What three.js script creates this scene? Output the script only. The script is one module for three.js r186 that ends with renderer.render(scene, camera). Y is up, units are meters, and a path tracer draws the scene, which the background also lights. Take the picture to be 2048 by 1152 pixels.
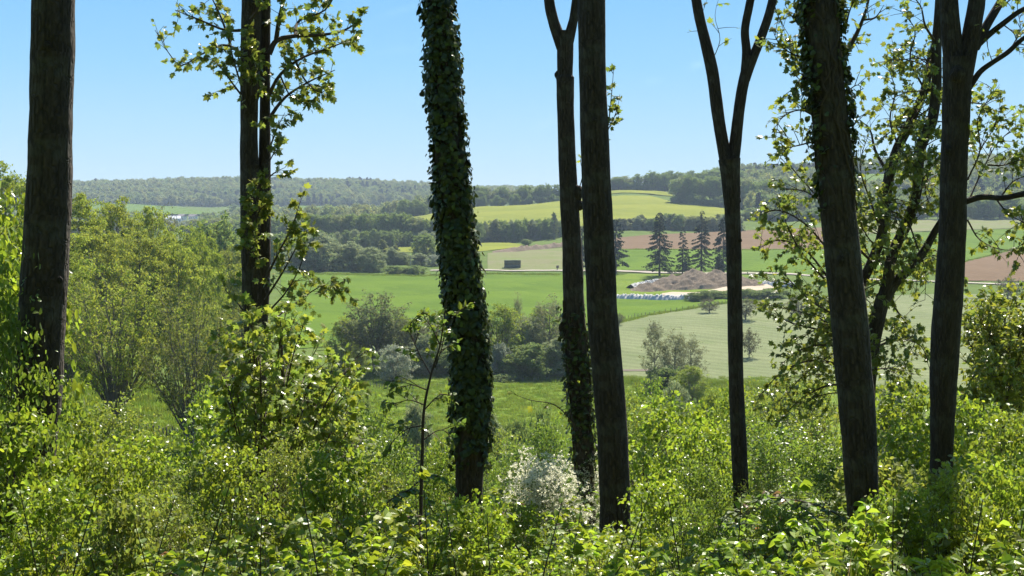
import * as THREE from 'three';
import { mergeGeometries } from 'three/addons/utils/BufferGeometryUtils.js';

// ------------------------------------------------------------------ camera, sky, sun, exposure
const scene = new THREE.Scene();
const EYE = 40, FOV = 26, F = 576 / Math.tan(FOV / 2 * Math.PI / 180), PITCH = 4.03 * Math.PI / 180;   // photograph measured on a 2048 x 1152 grid
const camera = new THREE.PerspectiveCamera(FOV, 16 / 9, 0.1, 12000);
camera.position.set(0, EYE, 0);
camera.rotation.set(-PITCH, 0, 0);
const renderer = new THREE.WebGLRenderer();
renderer.toneMapping = THREE.LinearToneMapping;
renderer.toneMappingExposure = 2.3;
renderer.shadowMap.enabled = true;

const SUN_AZ = 20 * Math.PI / 180, SUN_EL = 50 * Math.PI / 180;
const toSun = new THREE.Vector3(Math.sin(SUN_AZ) * Math.cos(SUN_EL), Math.sin(SUN_EL), -Math.cos(SUN_AZ) * Math.cos(SUN_EL));
const sun = new THREE.DirectionalLight(new THREE.Color(1, 0.94, 0.83), 5);
sun.position.copy(toSun).multiplyScalar(800).add(new THREE.Vector3(0, 0, -300));
sun.target.position.set(0, 0, -300);
sun.castShadow = true; sun.shadow.radius = 1; sun.shadow.mapSize.set(4096, 4096);
Object.assign(sun.shadow.camera, { left: -500, right: 500, top: 500, bottom: -500, near: 10, far: 2500 });
scene.add(sun, sun.target);

{ // clear spring sky: deeper blue overhead, paler towards the horizon, three faint vapour trails
  const W = 2048, Hh = 1024, data = new Float32Array(W * Hh * 4);
  const stops = [[0, 0.272, 0.372, 0.428], [3, 0.208, 0.338, 0.434], [6, 0.149, 0.299, 0.436], [9.5, 0.107, 0.257, 0.434], [15, 0.070, 0.190, 0.39], [30, 0.042, 0.135, 0.32], [90, 0.024, 0.080, 0.24]];
  const trails = [];
  const dirOf = (px, py) => { const xc = (px - 1024) / F, yc = -(py - 576) / F; return new THREE.Vector3(xc, -Math.sin(PITCH) + yc * Math.cos(PITCH), -Math.cos(PITCH) - yc * Math.sin(PITCH)).normalize(); };
  for (const [a, b, c, d, s] of [[740, 40, 850, 5, 0.06], [740, 108, 850, 92, 0.035], [1375, 136, 1412, 124, 0.13], [1060, 258, 1120, 238, 0.05], [1280, 168, 1330, 156, 0.05]]) trails.push([dirOf(a, b), dirOf(c, d), s]);
  const t1 = new THREE.Vector3(), dv = new THREE.Vector3();
  for (let r = 0; r < Hh; r++) {
    const el = ((r + 0.5) / Hh - 0.5) * 180, e = Math.max(0, el);
    let k = 0; while (k < stops.length - 2 && stops[k + 1][0] < e) k++;
    const t = (e - stops[k][0]) / (stops[k + 1][0] - stops[k][0]);
    for (let c = 0; c < W; c++) {
      const az = ((c + 0.5) / W - 0.5) * 2 * Math.PI, i = (r * W + c) * 4, ce = Math.cos(el * Math.PI / 180);
      dv.set(Math.cos(az) * ce, Math.sin(el * Math.PI / 180), Math.sin(az) * ce);
      const g = Math.max(0, dv.dot(toSun)), glow = 0.9 * Math.pow(g, 60) + 0.16 * Math.pow(g, 8);
      let tr = 0;
      if (el > 0 && el < 14 && dv.z < -0.8) for (const [p, q, s] of trails) {
        t1.subVectors(q, p); const L = t1.lengthSq(), h = Math.min(1, Math.max(0, (dv.x - p.x) * t1.x / L + (dv.y - p.y) * t1.y / L + (dv.z - p.z) * t1.z / L));
        const d2 = (p.x + t1.x * h - dv.x) ** 2 + (p.y + t1.y * h - dv.y) ** 2 + (p.z + t1.z * h - dv.z) ** 2;
        tr += 0.4 * s * Math.exp(-d2 / (0.0017 * 0.0017)) * Math.sin(Math.PI * Math.min(0.98, Math.max(0.02, h)));
      }
      for (let m = 0; m < 3; m++) data[i + m] = stops[k][m + 1] * (1 - t) + stops[k + 1][m + 1] * t + glow * [1, 0.95, 0.85][m] * 0.6 + tr;
      data[i + 3] = 1;
    }
  }
  const sky = new THREE.DataTexture(data, W, Hh, THREE.RGBAFormat, THREE.FloatType);
  sky.mapping = THREE.EquirectangularReflectionMapping; sky.magFilter = THREE.LinearFilter; sky.needsUpdate = true;
  scene.background = sky; scene.environment = sky;
}
scene.fog = new THREE.FogExp2(new THREE.Color(0.72, 0.86, 1.0), 0.00012);

// ------------------------------------------------------------------ helpers
const V = (x, y, z) => new THREE.Vector3(x, y, z);
function rng(seed) { let a = seed | 0; return () => { a = (a + 0x6d2b79f5) | 0; let t = Math.imul(a ^ (a >>> 15), 1 | a); t = (t + Math.imul(t ^ (t >>> 7), 61 | t)) ^ t; return ((t ^ (t >>> 14)) >>> 0) / 4294967296; }; }
const hash = (x, y, z = 0) => { let h = Math.imul(x | 0, 374761393) + Math.imul(y | 0, 668265263) + Math.imul(z | 0, 2147483647 ^ 0x5bd1e995); h = Math.imul(h ^ (h >>> 13), 1274126177); return ((h ^ (h >>> 16)) >>> 0) / 4294967296; };
function vnoise(x, y, per = 0) {
  const ix = Math.floor(x), iy = Math.floor(y), fx = x - ix, fy = y - iy, s = fx * fx * (3 - 2 * fx), t = fy * fy * (3 - 2 * fy), w = (a) => per ? ((a % per) + per) % per : a;
  const a = hash(w(ix), w(iy)), b = hash(w(ix + 1), w(iy)), c = hash(w(ix), w(iy + 1)), d = hash(w(ix + 1), w(iy + 1));
  return a + (b - a) * s + (c - a) * t + (a - b - c + d) * s * t;
}
const fbm = (x, y, o = 4, per = 0) => { let v = 0, a = 0.5, n = 0; for (let i = 0; i < o; i++) { v += a * vnoise(x, y, per); n += a; x *= 2; y *= 2; per *= 2; a *= 0.5; } return v / n; };
const lerp = THREE.MathUtils.lerp, clamp = THREE.MathUtils.clamp, smooth = THREE.MathUtils.smoothstep;
/** the point at depth D metres on the sight line of a place in the photograph: only used to measure where things stand */
function P(px, py, D) { const xc = (px - 1024) / F, yc = -(py - 576) / F, c = Math.cos(PITCH), s = Math.sin(PITCH), k = D / (c + yc * s); return V(xc * k, EYE + (yc * c - s) * k, -D); }
const yr = (py, D) => P(1024, py, D).y - EYE;
const uOf = (px) => P(px, 430, 1).x;

const taken = {};
function numbered(n) { taken[n] = (taken[n] ?? -1) + 1; return taken[n] ? n + '_' + String(taken[n]).padStart(3, '0') : n; }
const shade = (o) => { o.traverse((m) => { if (m.isMesh) { m.castShadow = true; m.receiveShadow = true; } }); return o; };
function thing(name, label, category, group) { const g = new THREE.Group(); g.name = numbered(name); g.userData = { label, category }; if (group) g.userData.group = group; scene.add(g); return g; }
function part(parent, name, geo, m) { const o = new THREE.Mesh(geo, m); o.name = name; parent.add(o); return o; }
function struct(name, geo, m, label) { const o = new THREE.Mesh(geo, m); o.name = numbered(name); o.userData = { kind: 'structure', label, category: name.split('_').pop() }; scene.add(o); return shade(o); }

// ---- textures
function tex(w, h, fn, srgb = true) {
  const d = new Uint8Array(w * h * 4);
  for (let y = 0; y < h; y++) for (let x = 0; x < w; x++) { const c = fn(x / w, y / h, x, y), i = (y * w + x) * 4; for (let k = 0; k < 3; k++) d[i + k] = clamp(c[k], 0, 1) * 255; d[i + 3] = 255; }
  const t = new THREE.DataTexture(d, w, h); t.wrapS = t.wrapT = THREE.RepeatWrapping; t.magFilter = THREE.LinearFilter; t.minFilter = THREE.LinearFilter;
  if (srgb) t.colorSpace = THREE.SRGBColorSpace; t.needsUpdate = true; return t;
}
const toS = (v) => v <= 0.0031308 ? 12.92 * v : 1.055 * Math.pow(v, 1 / 2.4) - 0.055;
/** two-tone noisy ground: linear colours a and b mixed by noise, rows optional; covers metres x metres */
function groundTex(a, b, c, metres, { rows = 0, rowAmp = 0, seed = 0, contrast = 1.6, stretch = 1 } = {}) {
  const t = tex(512, 512, (u, v) => {
    const big = fbm(u * 4 + seed, v * 4 + seed, 5, 4), fine = fbm(u * 64 + seed, v * 64 * stretch, 3, 64);
    let k = clamp(0.5 + (big - 0.5) * contrast + (fine - 0.5) * 0.7, 0, 1);
    const s = clamp((fbm(u * 16 + 7, v * 16, 4, 16) - 0.62) * 5, 0, 1);
    const r = rows ? 1 + rowAmp * (Math.sin(v * rows * 2 * Math.PI + (fbm(u * 8, v * 8, 2, 8) - 0.5) * 2) + (vnoise(u * 128, v * 128, 128) - 0.5)) : 1;
    return [0, 1, 2].map((i) => toS((lerp(lerp(a[i], b[i], k), c[i], s * 0.6)) * r));
  });
  t.repeat.set(1 / metres, 1 / metres); return t;
}
const std = (o) => new THREE.MeshStandardMaterial({ roughness: 1, ...o });
const noiseBump = tex(256, 256, (u, v) => { const n = fbm(u * 16, v * 16, 5, 16); return [n, n, n]; }, false);
function fieldMat(a, b, c, m, o) { const bump = noiseBump.clone(); bump.repeat.set(1 / 5, 1 / 5); bump.needsUpdate = true; return new THREE.MeshPhysicalMaterial({ roughness: 1, specularIntensity: 0.15, map: groundTex(a, b, c, m, o), bumpMap: bump, bumpScale: o?.bump ?? 0.12 }); }

const barkMap = tex(512, 512, (u, v) => {
  const w = fbm(u * 8, v * 8, 3, 8), r = fbm(u * 48 + w * 3, v * 9 + w, 4, 0 || 48), f = Math.pow(Math.abs(fbm(u * 32, v * 6 + w * 2, 3, 32) * 2 - 1), 0.6), l = clamp((fbm(u * 6 + 9, v * 6, 4, 6) - 0.52) * 5, 0, 1);
  const k = 0.22 + 0.75 * f * r + 0.35 * r; return [0.105, 0.078, 0.055].map((x, i) => toS(lerp(x * k, [0.105, 0.098, 0.072][i] * (0.6 + 0.5 * r), l * 0.7)));
});
const barkBump = tex(512, 512, (u, v) => { const w = fbm(u * 8, v * 8, 3, 8), f = Math.pow(Math.abs(fbm(u * 32, v * 6 + w * 2, 3, 32) * 2 - 1), 0.5) * 0.8 + 0.2 * fbm(u * 64, v * 16, 3, 64); return [f, f, f]; }, false);
const bark = std({ map: barkMap, bumpMap: barkBump, bumpScale: 0.035 });
const barkSmooth = std({ map: barkMap, bumpMap: barkBump, bumpScale: 0.008, color: new THREE.Color(0.85, 0.85, 0.9) });
const twigMat = std({ color: new THREE.Color(0.075, 0.056, 0.038) });
const greyTwig = std({ color: new THREE.Color(0.13, 0.115, 0.085) });
/** a leaf lets some of the sun through; its tone varies leaf by leaf in the vertex colours */
const leafMat = (through = 0.5, coat = 0, o = {}) => new THREE.MeshPhysicalMaterial({ color: 0xffffff, vertexColors: true, roughness: 1, transmission: through, thickness: 0, clearcoat: coat, clearcoatRoughness: 0.3, side: THREE.DoubleSide, specularIntensity: 0.3, ...o });
// the colour of a leaf is shared by what it reflects (1 - transmission) and what it lets through (transmission)
const leafNear = leafMat(0.6, 0.85), leafTree = leafMat(0.52, 1), leafFar = leafMat(0.5, 0), leafIvy = leafMat(0.22, 0.5), leafDark = leafMat(0.2, 0), petalMat = leafMat(0.6, 0);

// ---- tubes
function frameAlong(pts) { return new THREE.CatmullRomCurve3(pts, false, 'centripetal'); }
function tube(pts, radii, sides = 6, seg = 0, wob = 0, seed = 1, sc = 3) {
  const n = seg || (pts.length - 1) * 2, cv = pts.length > 2 ? frameAlong(pts) : new THREE.LineCurve3(pts[0], pts[1]);
  const cum = [0]; for (let i = 1; i < pts.length; i++) cum.push(cum[i - 1] + pts[i].distanceTo(pts[i - 1]));
  const pos = [], uv = [], idx = []; let len = 0, prev = null;
  const ref = V(0.31, 0.1, 0.95).normalize(), T = V(0, 1, 0), N = V(0, 0, 0), B = V(0, 0, 0), p = V(0, 0, 0);
  for (let i = 0; i <= n; i++) {
    const t = i / n; cv.getPoint(t, p); cv.getTangent(t, T);
    N.crossVectors(T, ref).normalize(); B.crossVectors(T, N).normalize();
    if (prev) len += p.distanceTo(prev); prev = p.clone();
    const q = t * (pts.length - 1), k = Math.min(pts.length - 2, Math.floor(q)), r = lerp(radii[k], radii[k + 1], q - k);
    for (let s = 0; s <= sides; s++) {
      const a = s / sides * 2 * Math.PI; let rr = r;
      if (wob) { const sa = (s % sides) / sides; rr *= 1 + wob * (fbm(Math.cos(sa * 6.283) * 1.4 + seed * 7 + 20, Math.sin(sa * 6.283) * 1.4 + len * sc, 3) - 0.5) * 2; }
      pos.push(p.x + (N.x * Math.cos(a) + B.x * Math.sin(a)) * rr, p.y + (N.y * Math.cos(a) + B.y * Math.sin(a)) * rr, p.z + (N.z * Math.cos(a) + B.z * Math.sin(a)) * rr);
      uv.push(s / sides * Math.max(1, Math.round(2 * Math.PI * radii[0] / 0.8)), len / 0.8);
    }
  }
  for (let i = 0; i < n; i++) for (let s = 0; s < sides; s++) { const a = i * (sides + 1) + s, b = a + sides + 1; idx.push(a, a + 1, b, b, a + 1, b + 1); }
  const g = new THREE.BufferGeometry(); g.setAttribute('position', new THREE.Float32BufferAttribute(pos, 3)); g.setAttribute('uv', new THREE.Float32BufferAttribute(uv, 2)); g.setIndex(idx); g.computeVertexNormals(); return g;
}
const merge = (a) => a.length === 1 ? a[0] : mergeGeometries(a);

// ---- leaves: faces with their own edges, collected into one geometry
class Leaves {
  constructor() { this.p = []; this.c = []; }
  tri(a, b, c, col) { this.p.push(a.x, a.y, a.z, b.x, b.y, b.z, c.x, c.y, c.z); for (let i = 0; i < 3; i++) this.c.push(col[0], col[1], col[2]); }
  /** shape: outline points [along, across] from stalk to tip on one side; folded along the midrib and drooping to the tip */
  leaf(o, dir, nrm, len, wid, col, shape, fold = 0.25, droop = 0.15) {
    const S = _s.crossVectors(dir, nrm).normalize(), N = _n.crossVectors(S, dir).normalize();
    const pt = (t, w) => V(o.x + dir.x * t * len + S.x * w * wid + N.x * (Math.abs(w) * fold * wid - droop * t * t * len), o.y + dir.y * t * len + S.y * w * wid + N.y * (Math.abs(w) * fold * wid - droop * t * t * len), o.z + dir.z * t * len + S.z * w * wid + N.z * (Math.abs(w) * fold * wid - droop * t * t * len));
    for (const sg of [1, -1]) { let prevE = pt(shape[0][0], sg * shape[0][1]), prevM = pt(shape[0][0], 0);
      for (let i = 1; i < shape.length; i++) { const m = pt(shape[i][0], 0), e = shape[i][1] ? pt(shape[i][0], sg * shape[i][1]) : m;
        if (shape[i - 1][1]) this.tri(prevM, prevE, e, col); if (shape[i][1]) this.tri(prevM, e, m, col); prevE = e; prevM = m; } }
  }
  fan(o, dir, nrm, len, col, outline, cup = 0.12) {   // lobed leaf: outline in the leaf's own plane
    const S = _s.crossVectors(dir, nrm).normalize(), N = _n.crossVectors(S, dir).normalize(), c = o.clone().addScaledVector(dir, 0.35 * len);
    const pts = outline.map(([a, b]) => o.clone().addScaledVector(dir, a * len).addScaledVector(S, b * len).addScaledVector(N, -cup * len * (b * b * 2 + a * a)));
    for (let i = 0; i < pts.length; i++) this.tri(c, pts[i], pts[(i + 1) % pts.length], col);
  }
  geo() { const g = new THREE.BufferGeometry(); g.setAttribute('position', new THREE.Float32BufferAttribute(this.p, 3)); g.setAttribute('color', new THREE.Float32BufferAttribute(this.c, 3)); return g; }
}
const _s = V(0, 0, 0), _n = V(0, 0, 0);
const RHOMB = [[0, 0], [0.45, 0.5], [1, 0]];
const OVATE = [[0, 0], [0.2, 0.42], [0.5, 0.5], [0.8, 0.26], [1, 0]];
const NARROW = [[0, 0], [0.35, 0.5], [1, 0]];
const MAPLE = [[0, 0.04], [-0.02, 0.22], [0.14, 0.24], [0.20, 0.52], [0.38, 0.36], [0.68, 0.50], [0.62, 0.22], [0.78, 0.14], [1, 0], [0.78, -0.14], [0.62, -0.22], [0.68, -0.50], [0.38, -0.36], [0.20, -0.52], [0.14, -0.24], [-0.02, -0.22], [0, -0.04]];
const IVY = [[0, 0], [-0.1, 0.28], [0.06, 0.55], [0.34, 0.52], [0.66, 0.34], [1, 0], [0.66, -0.34], [0.34, -0.52], [0.06, -0.55], [-0.1, -0.28]];
const sph = (r) => { const z = r() * 2 - 1, a = r() * 6.2832, s = Math.sqrt(1 - z * z); return V(s * Math.cos(a), z, s * Math.sin(a)); };
const gauss = (r) => (r() + r() + r() + r() - 2) * 1.0;
const tint = (r, base, v = 0.22, hue = 0.12) => { const k = 1 + (r() * 2 - 1) * v, h = (r() * 2 - 1) * hue; return [base[0] * k * (1 + h), base[1] * k, base[2] * k * (1 - h)]; };

// ------------------------------------------------------------------ terrain: heights relative to the eye, by bearing and depth
const NEAR = [[-80, -0.6], [-20, -1.3], [0, -1.65], [3, -2], [6, -2.8], [10, -3.8], [15, -5.1], [20, -6.4], [30, -9], [50, -14]];
const COLS = [
  [-500, [[80, -13], [120, -10], [200, -4], [300, 0], [600, -5], [1200, -10], [2000, 0], [2800, 30], [4000, 20], [7000, 0]]],
  [0, [[80, -17.5], [120, -17], [180, -14], [260, -14], [400, -22], [700, -34], [1300, -33], [2000, -24], [2300, -8], [2800, 18], [4000, 15], [7000, 0]]],
  [250, [[80, -20], [130, -22.6], [180, -21], [240, -21], [350, -28], [600, -34], [1300, -34], [1900, -27], [2250, -11], [2900, 26], [4000, 20], [7000, 0]]],
  [450, [[80, -21], [130, -25.5], [200, -30], [300, -34], [600, -35], [1300, -34], [1950, -27], [2250, -15], [2900, 32], [4000, 20], [7000, 0]]],
  [700, [[80, -21.5], [120, -28.5], [180, -35], [240, -38.5], [290, -41.2], [430, -38], [560, -34.8], [660, -33], [760, -31.5], [850, -33], [920, -32], [1100, -19.5], [1400, -28], [1900, -25], [2300, -10], [2900, 29], [4000, 20], [7000, 0]]],
  [1000, [[80, -21.5], [120, -28.5], [180, -35], [240, -38.5], [290, -41.2], [430, -38], [560, -34.8], [600, -34], [680, -30.4], [760, -28.8], [830, -29], [875, -30], [1000, -17], [1250, -6], [1400, -12], [2000, -15], [2600, 5], [3300, 16], [7000, 0]]],
  [1250, [[80, -21.5], [120, -28.5], [180, -35.5], [230, -39], [272, -41.5], [300, -41.5], [400, -38.5], [480, -38], [530, -36], [575, -33.5], [720, -28.9], [905, -21.5], [985, -15], [1250, 4], [1330, 10], [1500, 5], [2500, 5], [3500, 10], [7000, 0]]],
  [1500, [[80, -21.5], [120, -28.5], [180, -35.5], [230, -39], [272, -41.5], [300, -41.5], [400, -38], [500, -35.5], [575, -33], [720, -29], [905, -23], [985, -17], [1250, -2], [1400, 8], [1600, 20], [2000, 34], [3000, 30], [7000, 0]]],
  [1750, [[80, -21.5], [120, -28.5], [180, -35.5], [230, -39], [290, -41], [400, -39.5], [490, -37.3], [560, -36.3], [640, -33], [740, -29.6], [880, -21], [1000, -16], [1200, -8], [1500, 11], [1720, 33], [2000, 42], [3000, 35], [7000, 0]]],
  [2050, [[80, -21], [120, -28], [180, -35], [230, -39], [290, -41], [400, -39.5], [490, -37.6], [560, -36.6], [640, -33], [740, -29.6], [880, -21], [1000, -16], [1200, -8], [1500, 16], [1720, 40], [2000, 50], [3000, 40], [7000, 0]]],
  [2600, [[80, -20], [120, -26], [180, -33], [290, -38], [490, -36], [740, -28], [1000, -14], [1500, 20], [2000, 55], [3000, 45], [7000, 0]]],
].map(([px, far]) => {
  const pts = [...NEAR, ...far], x = pts.map(([D]) => D < 0 ? D / 8 : Math.log(D + 8) * 10), y = pts.map((p) => p[1]), n = x.length, h = [], d = [], m = [];
  for (let i = 0; i < n - 1; i++) { h[i] = x[i + 1] - x[i]; d[i] = (y[i + 1] - y[i]) / h[i]; }
  m[0] = d[0]; m[n - 1] = d[n - 2];
  for (let i = 1; i < n - 1; i++) m[i] = d[i - 1] * d[i] <= 0 ? 0 : (3 * (h[i - 1] + h[i])) / ((2 * h[i] + h[i - 1]) / d[i - 1] + (h[i] + 2 * h[i - 1]) / d[i]);
  return { u: uOf(px), f: (D) => { const X = D < 0 ? Math.max(x[0], D / 8) : Math.log(D + 8) * 10; let i = 0; while (i < n - 2 && x[i + 1] < X) i++; const t = clamp((X - x[i]) / h[i], 0, 1), t2 = t * t, t3 = t2 * t; return y[i] * (2 * t3 - 3 * t2 + 1) + m[i] * h[i] * (t3 - 2 * t2 + t) + y[i + 1] * (3 * t2 - 2 * t3) + m[i + 1] * h[i] * (t3 - t2); } };
});
function H(x, z) {
  const D = -z, u = x / Math.max(D, 40); let i = 0; while (i < COLS.length - 2 && COLS[i + 1].u < u) i++;
  let t = clamp((u - COLS[i].u) / (COLS[i + 1].u - COLS[i].u), 0, 1); t = t * t * (3 - 2 * t);
  const bump = D > 4 ? (fbm(x / 14 + 50, z / 14 + 50, 3) - 0.5) * Math.min(1, D / 60) * 0.9 : 0;
  return EYE + lerp(COLS[i].f(D), COLS[i + 1].f(D), t) + bump;
}
const at = (px, D) => { const x = uOf(px) * D; return V(x, H(x, -D), -D); };
function hit(px, py, from = 60) {
  let a = from, b = from;
  for (b = from; b < 6000; b *= 1.006) { const q = P(px, py, b); if (q.y < H(q.x, q.z)) break; a = b; }
  for (let i = 0; i < 18; i++) { const m = (a + b) / 2, q = P(px, py, m); if (q.y < H(q.x, q.z)) b = m; else a = m; }
  return (a + b) / 2;
}
function sheet(nu, nv, fn, uvs = 1) {
  const pos = [], uv = [], idx = [];
  for (let j = 0; j <= nv; j++) for (let i = 0; i <= nu; i++) { const p = fn(i / nu, j / nv); pos.push(p.x, p.y, p.z); uv.push(p.x * uvs, p.z * uvs); }
  for (let j = 0; j < nv; j++) for (let i = 0; i < nu; i++) { const a = j * (nu + 1) + i, b = a + nu + 1; idx.push(a, a + 1, b + 1, a, b + 1, b); }
  const g = new THREE.BufferGeometry(); g.setAttribute('position', new THREE.Float32BufferAttribute(pos, 3)); g.setAttribute('uv', new THREE.Float32BufferAttribute(uv, 2)); g.setIndex(idx); g.computeVertexNormals(); return g;
}
const groundMat = fieldMat([0.070, 0.105, 0.018], [0.100, 0.145, 0.024], [0.11, 0.12, 0.04], 38, { bump: 0.25 });
struct('ground', sheet(260, 420, (a, b) => { const D = b < 0.06 ? lerp(-70, 0, b / 0.06) : Math.exp(lerp(Math.log(3), Math.log(6800), (b - 0.06) / 0.94)) - 3, x = (a * 2 - 1) * 0.75 * (Math.max(D, 0) + 40); return V(x, H(x, -D), -D); }), groundMat, 'green ground of the wooded slope and the valley');

/** a field that follows the ground; its far and near edges are polylines measured in the photograph */
const edge = (line, px) => { let i = 0; while (i < line.length - 2 && line[i + 1][0] < px) i++; return lerp(line[i][1], line[i + 1][1], clamp((px - line[i][0]) / (line[i + 1][0] - line[i][0]), 0, 1)); };
function field(name, label, near, far, m, { byDepth = false, lift = 0.12, from = 60, step = 5, rowsN = 60, turn = 0 } = {}) {
  const a = Math.max(near[0][0], far[0][0]), b = Math.min(near.at(-1)[0], far.at(-1)[0]), n = Math.ceil((b - a) / step), D0 = [], D1 = [];
  for (let i = 0; i <= n; i++) { const px = lerp(a, b, i / n); D0.push(byDepth ? edge(near, px) : hit(px, edge(near, px), from)); D1.push(byDepth ? edge(far, px) : hit(px, edge(far, px), from)); }
  const g = sheet(n, rowsN, (s, t) => { const k = Math.round(s * n), D = lerp(D0[k], Math.max(D0[k] + 0.5, D1[k]), t), p = at(lerp(a, b, s), D); p.y += lift * (1 + D / 500); return p; });
  if (turn) { const uv = g.attributes.uv, c = Math.cos(turn), s = Math.sin(turn); for (let i = 0; i < uv.count; i++) { const x = uv.getX(i), y = uv.getY(i); uv.setXY(i, c * x - s * y, s * x + c * y); } }
  return struct(name, g, m, label);
}
const M = {
  wheat: fieldMat([0.069, 0.121, 0.007], [0.093, 0.151, 0.009], [0.116, 0.167, 0.017], 60, { rows: 20, rowAmp: 0.07, bump: 0.2, contrast: 2.6 }),
  pasture: fieldMat([0.102, 0.153, 0.015], [0.135, 0.191, 0.019], [0.149, 0.186, 0.033], 34, { bump: 0.3, contrast: 2.2 }),
  mown: fieldMat([0.138, 0.160, 0.071], [0.167, 0.186, 0.087], [0.112, 0.147, 0.047], 70, { rows: 14, rowAmp: 0.085, bump: 0.2, contrast: 2.6 }),
  rape: fieldMat([0.140, 0.160, 0.013], [0.181, 0.195, 0.017], [0.200, 0.191, 0.023], 110, { rows: 8, rowAmp: 0.07, bump: 0.1, contrast: 2.6 }),
  soil: fieldMat([0.125, 0.080, 0.042], [0.148, 0.096, 0.053], [0.165, 0.112, 0.066], 60, { rows: 16, rowAmp: 0.08, bump: 0.1 }),
  pale: fieldMat([0.135, 0.158, 0.051], [0.163, 0.153, 0.079], [0.102, 0.149, 0.028], 60, { bump: 0.1 }),
  gravel: fieldMat([0.307, 0.270, 0.214], [0.372, 0.335, 0.270], [0.260, 0.233, 0.186], 9, { bump: 0.05 }),
  verge: fieldMat([0.07, 0.12, 0.02], [0.10, 0.16, 0.03], [0.13, 0.15, 0.05], 12, { bump: 0.3 }),
  forestFloor: fieldMat([0.05, 0.065, 0.025], [0.07, 0.08, 0.03], [0.08, 0.07, 0.04], 30, { bump: 0.3 }),
};
field('wheat_field', 'bright green cereal field in the middle of the valley', [[560, 700], [700, 690], [1000, 690], [1240, 640], [1242, 640]], [[560, 548], [700, 549], [840, 552], [985, 548], [1120, 549], [1242, 552]], M.wheat, { step: 6, turn: 0.3 });
field('pasture_field', 'green tussocky pasture in the near valley floor', [[520, 930], [2300, 930]], [[520, 748], [700, 738], [800, 752], [1000, 757], [1150, 764], [1320, 778], [1700, 792], [2300, 815]], M.pasture, { from: 90, turn: 0.9 });
field('clearing_meadow', 'small sunny meadow between the pollard willows', [[100, 900], [470, 900]], [[100, 780], [470, 760]], M.pasture, { from: 70, turn: 0.4 });
field('mown_meadow', 'pale freshly mown meadow with windrow lines', [[1225, 758], [1300, 762], [1700, 775], [2250, 800]], [[1225, 648], [1300, 631], [1460, 606], [1560, 600], [1900, 588], [2250, 596]], M.mown, { step: 6, turn: 2.5 });
field('heap_meadow', 'strip of bright green grass below the spoil heap', [[1220, 648], [1300, 630], [1470, 604], [1560, 598]], [[1220, 590], [1300, 590], [1470, 590], [1560, 588]], M.wheat, { turn: 0.3, lift: 0.2 });
field('spruce_meadow', 'green grass strip under the row of spruces', [[1220, 590], [1300, 590], [1500, 590]], [[1220, 549], [1300, 549], [1500, 552]], M.pasture, { lift: 0.16 });
field('bale_field', 'patchy green and tan field with the bale stack', [[975, 540], [1130, 541], [1215, 541]], [[975, 507], [1050, 502], [1125, 497], [1215, 494]], M.pale, {});
field('crop_field', 'vivid green crop field behind the spruces', [[1215, 541], [1500, 542], [1700, 556], [1760, 556]], [[1215, 500], [1300, 500], [1500, 501], [1640, 500], [1760, 500]], M.wheat, { turn: 1.1 });
field('ploughed_field', 'brown ploughed field below the hedge of trees', [[1215, 499], [1500, 500], [1660, 498]], [[1215, 478], [1300, 470], [1400, 466], [1500, 461], [1660, 455]], M.soil, { turn: 0.25 });
field('ploughed_field', 'brown ploughed field beside the forked trunk', [[1880, 562], [1925, 562], [2250, 566]], [[1880, 532], [1925, 526], [2048, 496], [2250, 470]], M.soil, { turn: 0.7 });
field('crop_field', 'green crop strip above the brown field at the edge', [[1760, 556], [1880, 532], [1925, 525], [2048, 495], [2250, 469]], [[1760, 470], [1900, 462], [2048, 458], [2250, 452]], M.wheat, {});
field('fallow_field', 'pale tan fallow strip under the wooded hill', [[1700, 470], [1900, 461], [2048, 457], [2250, 451]], [[1700, 446], [1930, 438], [2048, 437], [2250, 434]], M.pale, {});
field('upper_field', 'yellow-green field sweeping up the far slope', [[745, 1080], [870, 960], [960, 900], [1120, 905], [1450, 925]], [[745, 1120], [850, 1185], [950, 1238], [1115, 1256], [1220, 1252], [1300, 1262], [1345, 1190], [1400, 1160], [1450, 1160]], M.rape, { byDepth: true, turn: 0.2 });
field('upper_field', 'narrow yellow-green strip above the field track', [[1150, 1268], [1260, 1282], [1345, 1268]], [[1150, 1300], [1260, 1326], [1345, 1338]], M.rape, { byDepth: true, turn: 0.2, lift: 0.2 });
field('lower_field', 'small yellow-green field above the valley hedge', [[600, 500], [720, 502], [850, 506], [960, 504], [1045, 494]], [[600, 490], [700, 489], [850, 480], [960, 478], [1045, 490]], M.rape, { from: 640, turn: 0.2 });
field('distant_field', 'green field at the foot of the far forest', [[180, 424], [260, 428], [350, 432], [420, 432]], [[180, 408], [260, 411], [350, 417], [420, 428]], M.wheat, { from: 1500, lift: 0.6 });
field('distant_field', 'thin green field seen behind the poplar wood', [[585, 424], [690, 424]], [[585, 414], [690, 418]], M.wheat, { from: 1500, lift: 0.6 });
field('hill_field', 'bright green field on the wooded right-hand hill', [[1640, 386], [1700, 384], [1790, 388]], [[1640, 352], [1700, 349], [1790, 349]], M.wheat, { from: 1200, lift: 0.5 });
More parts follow.
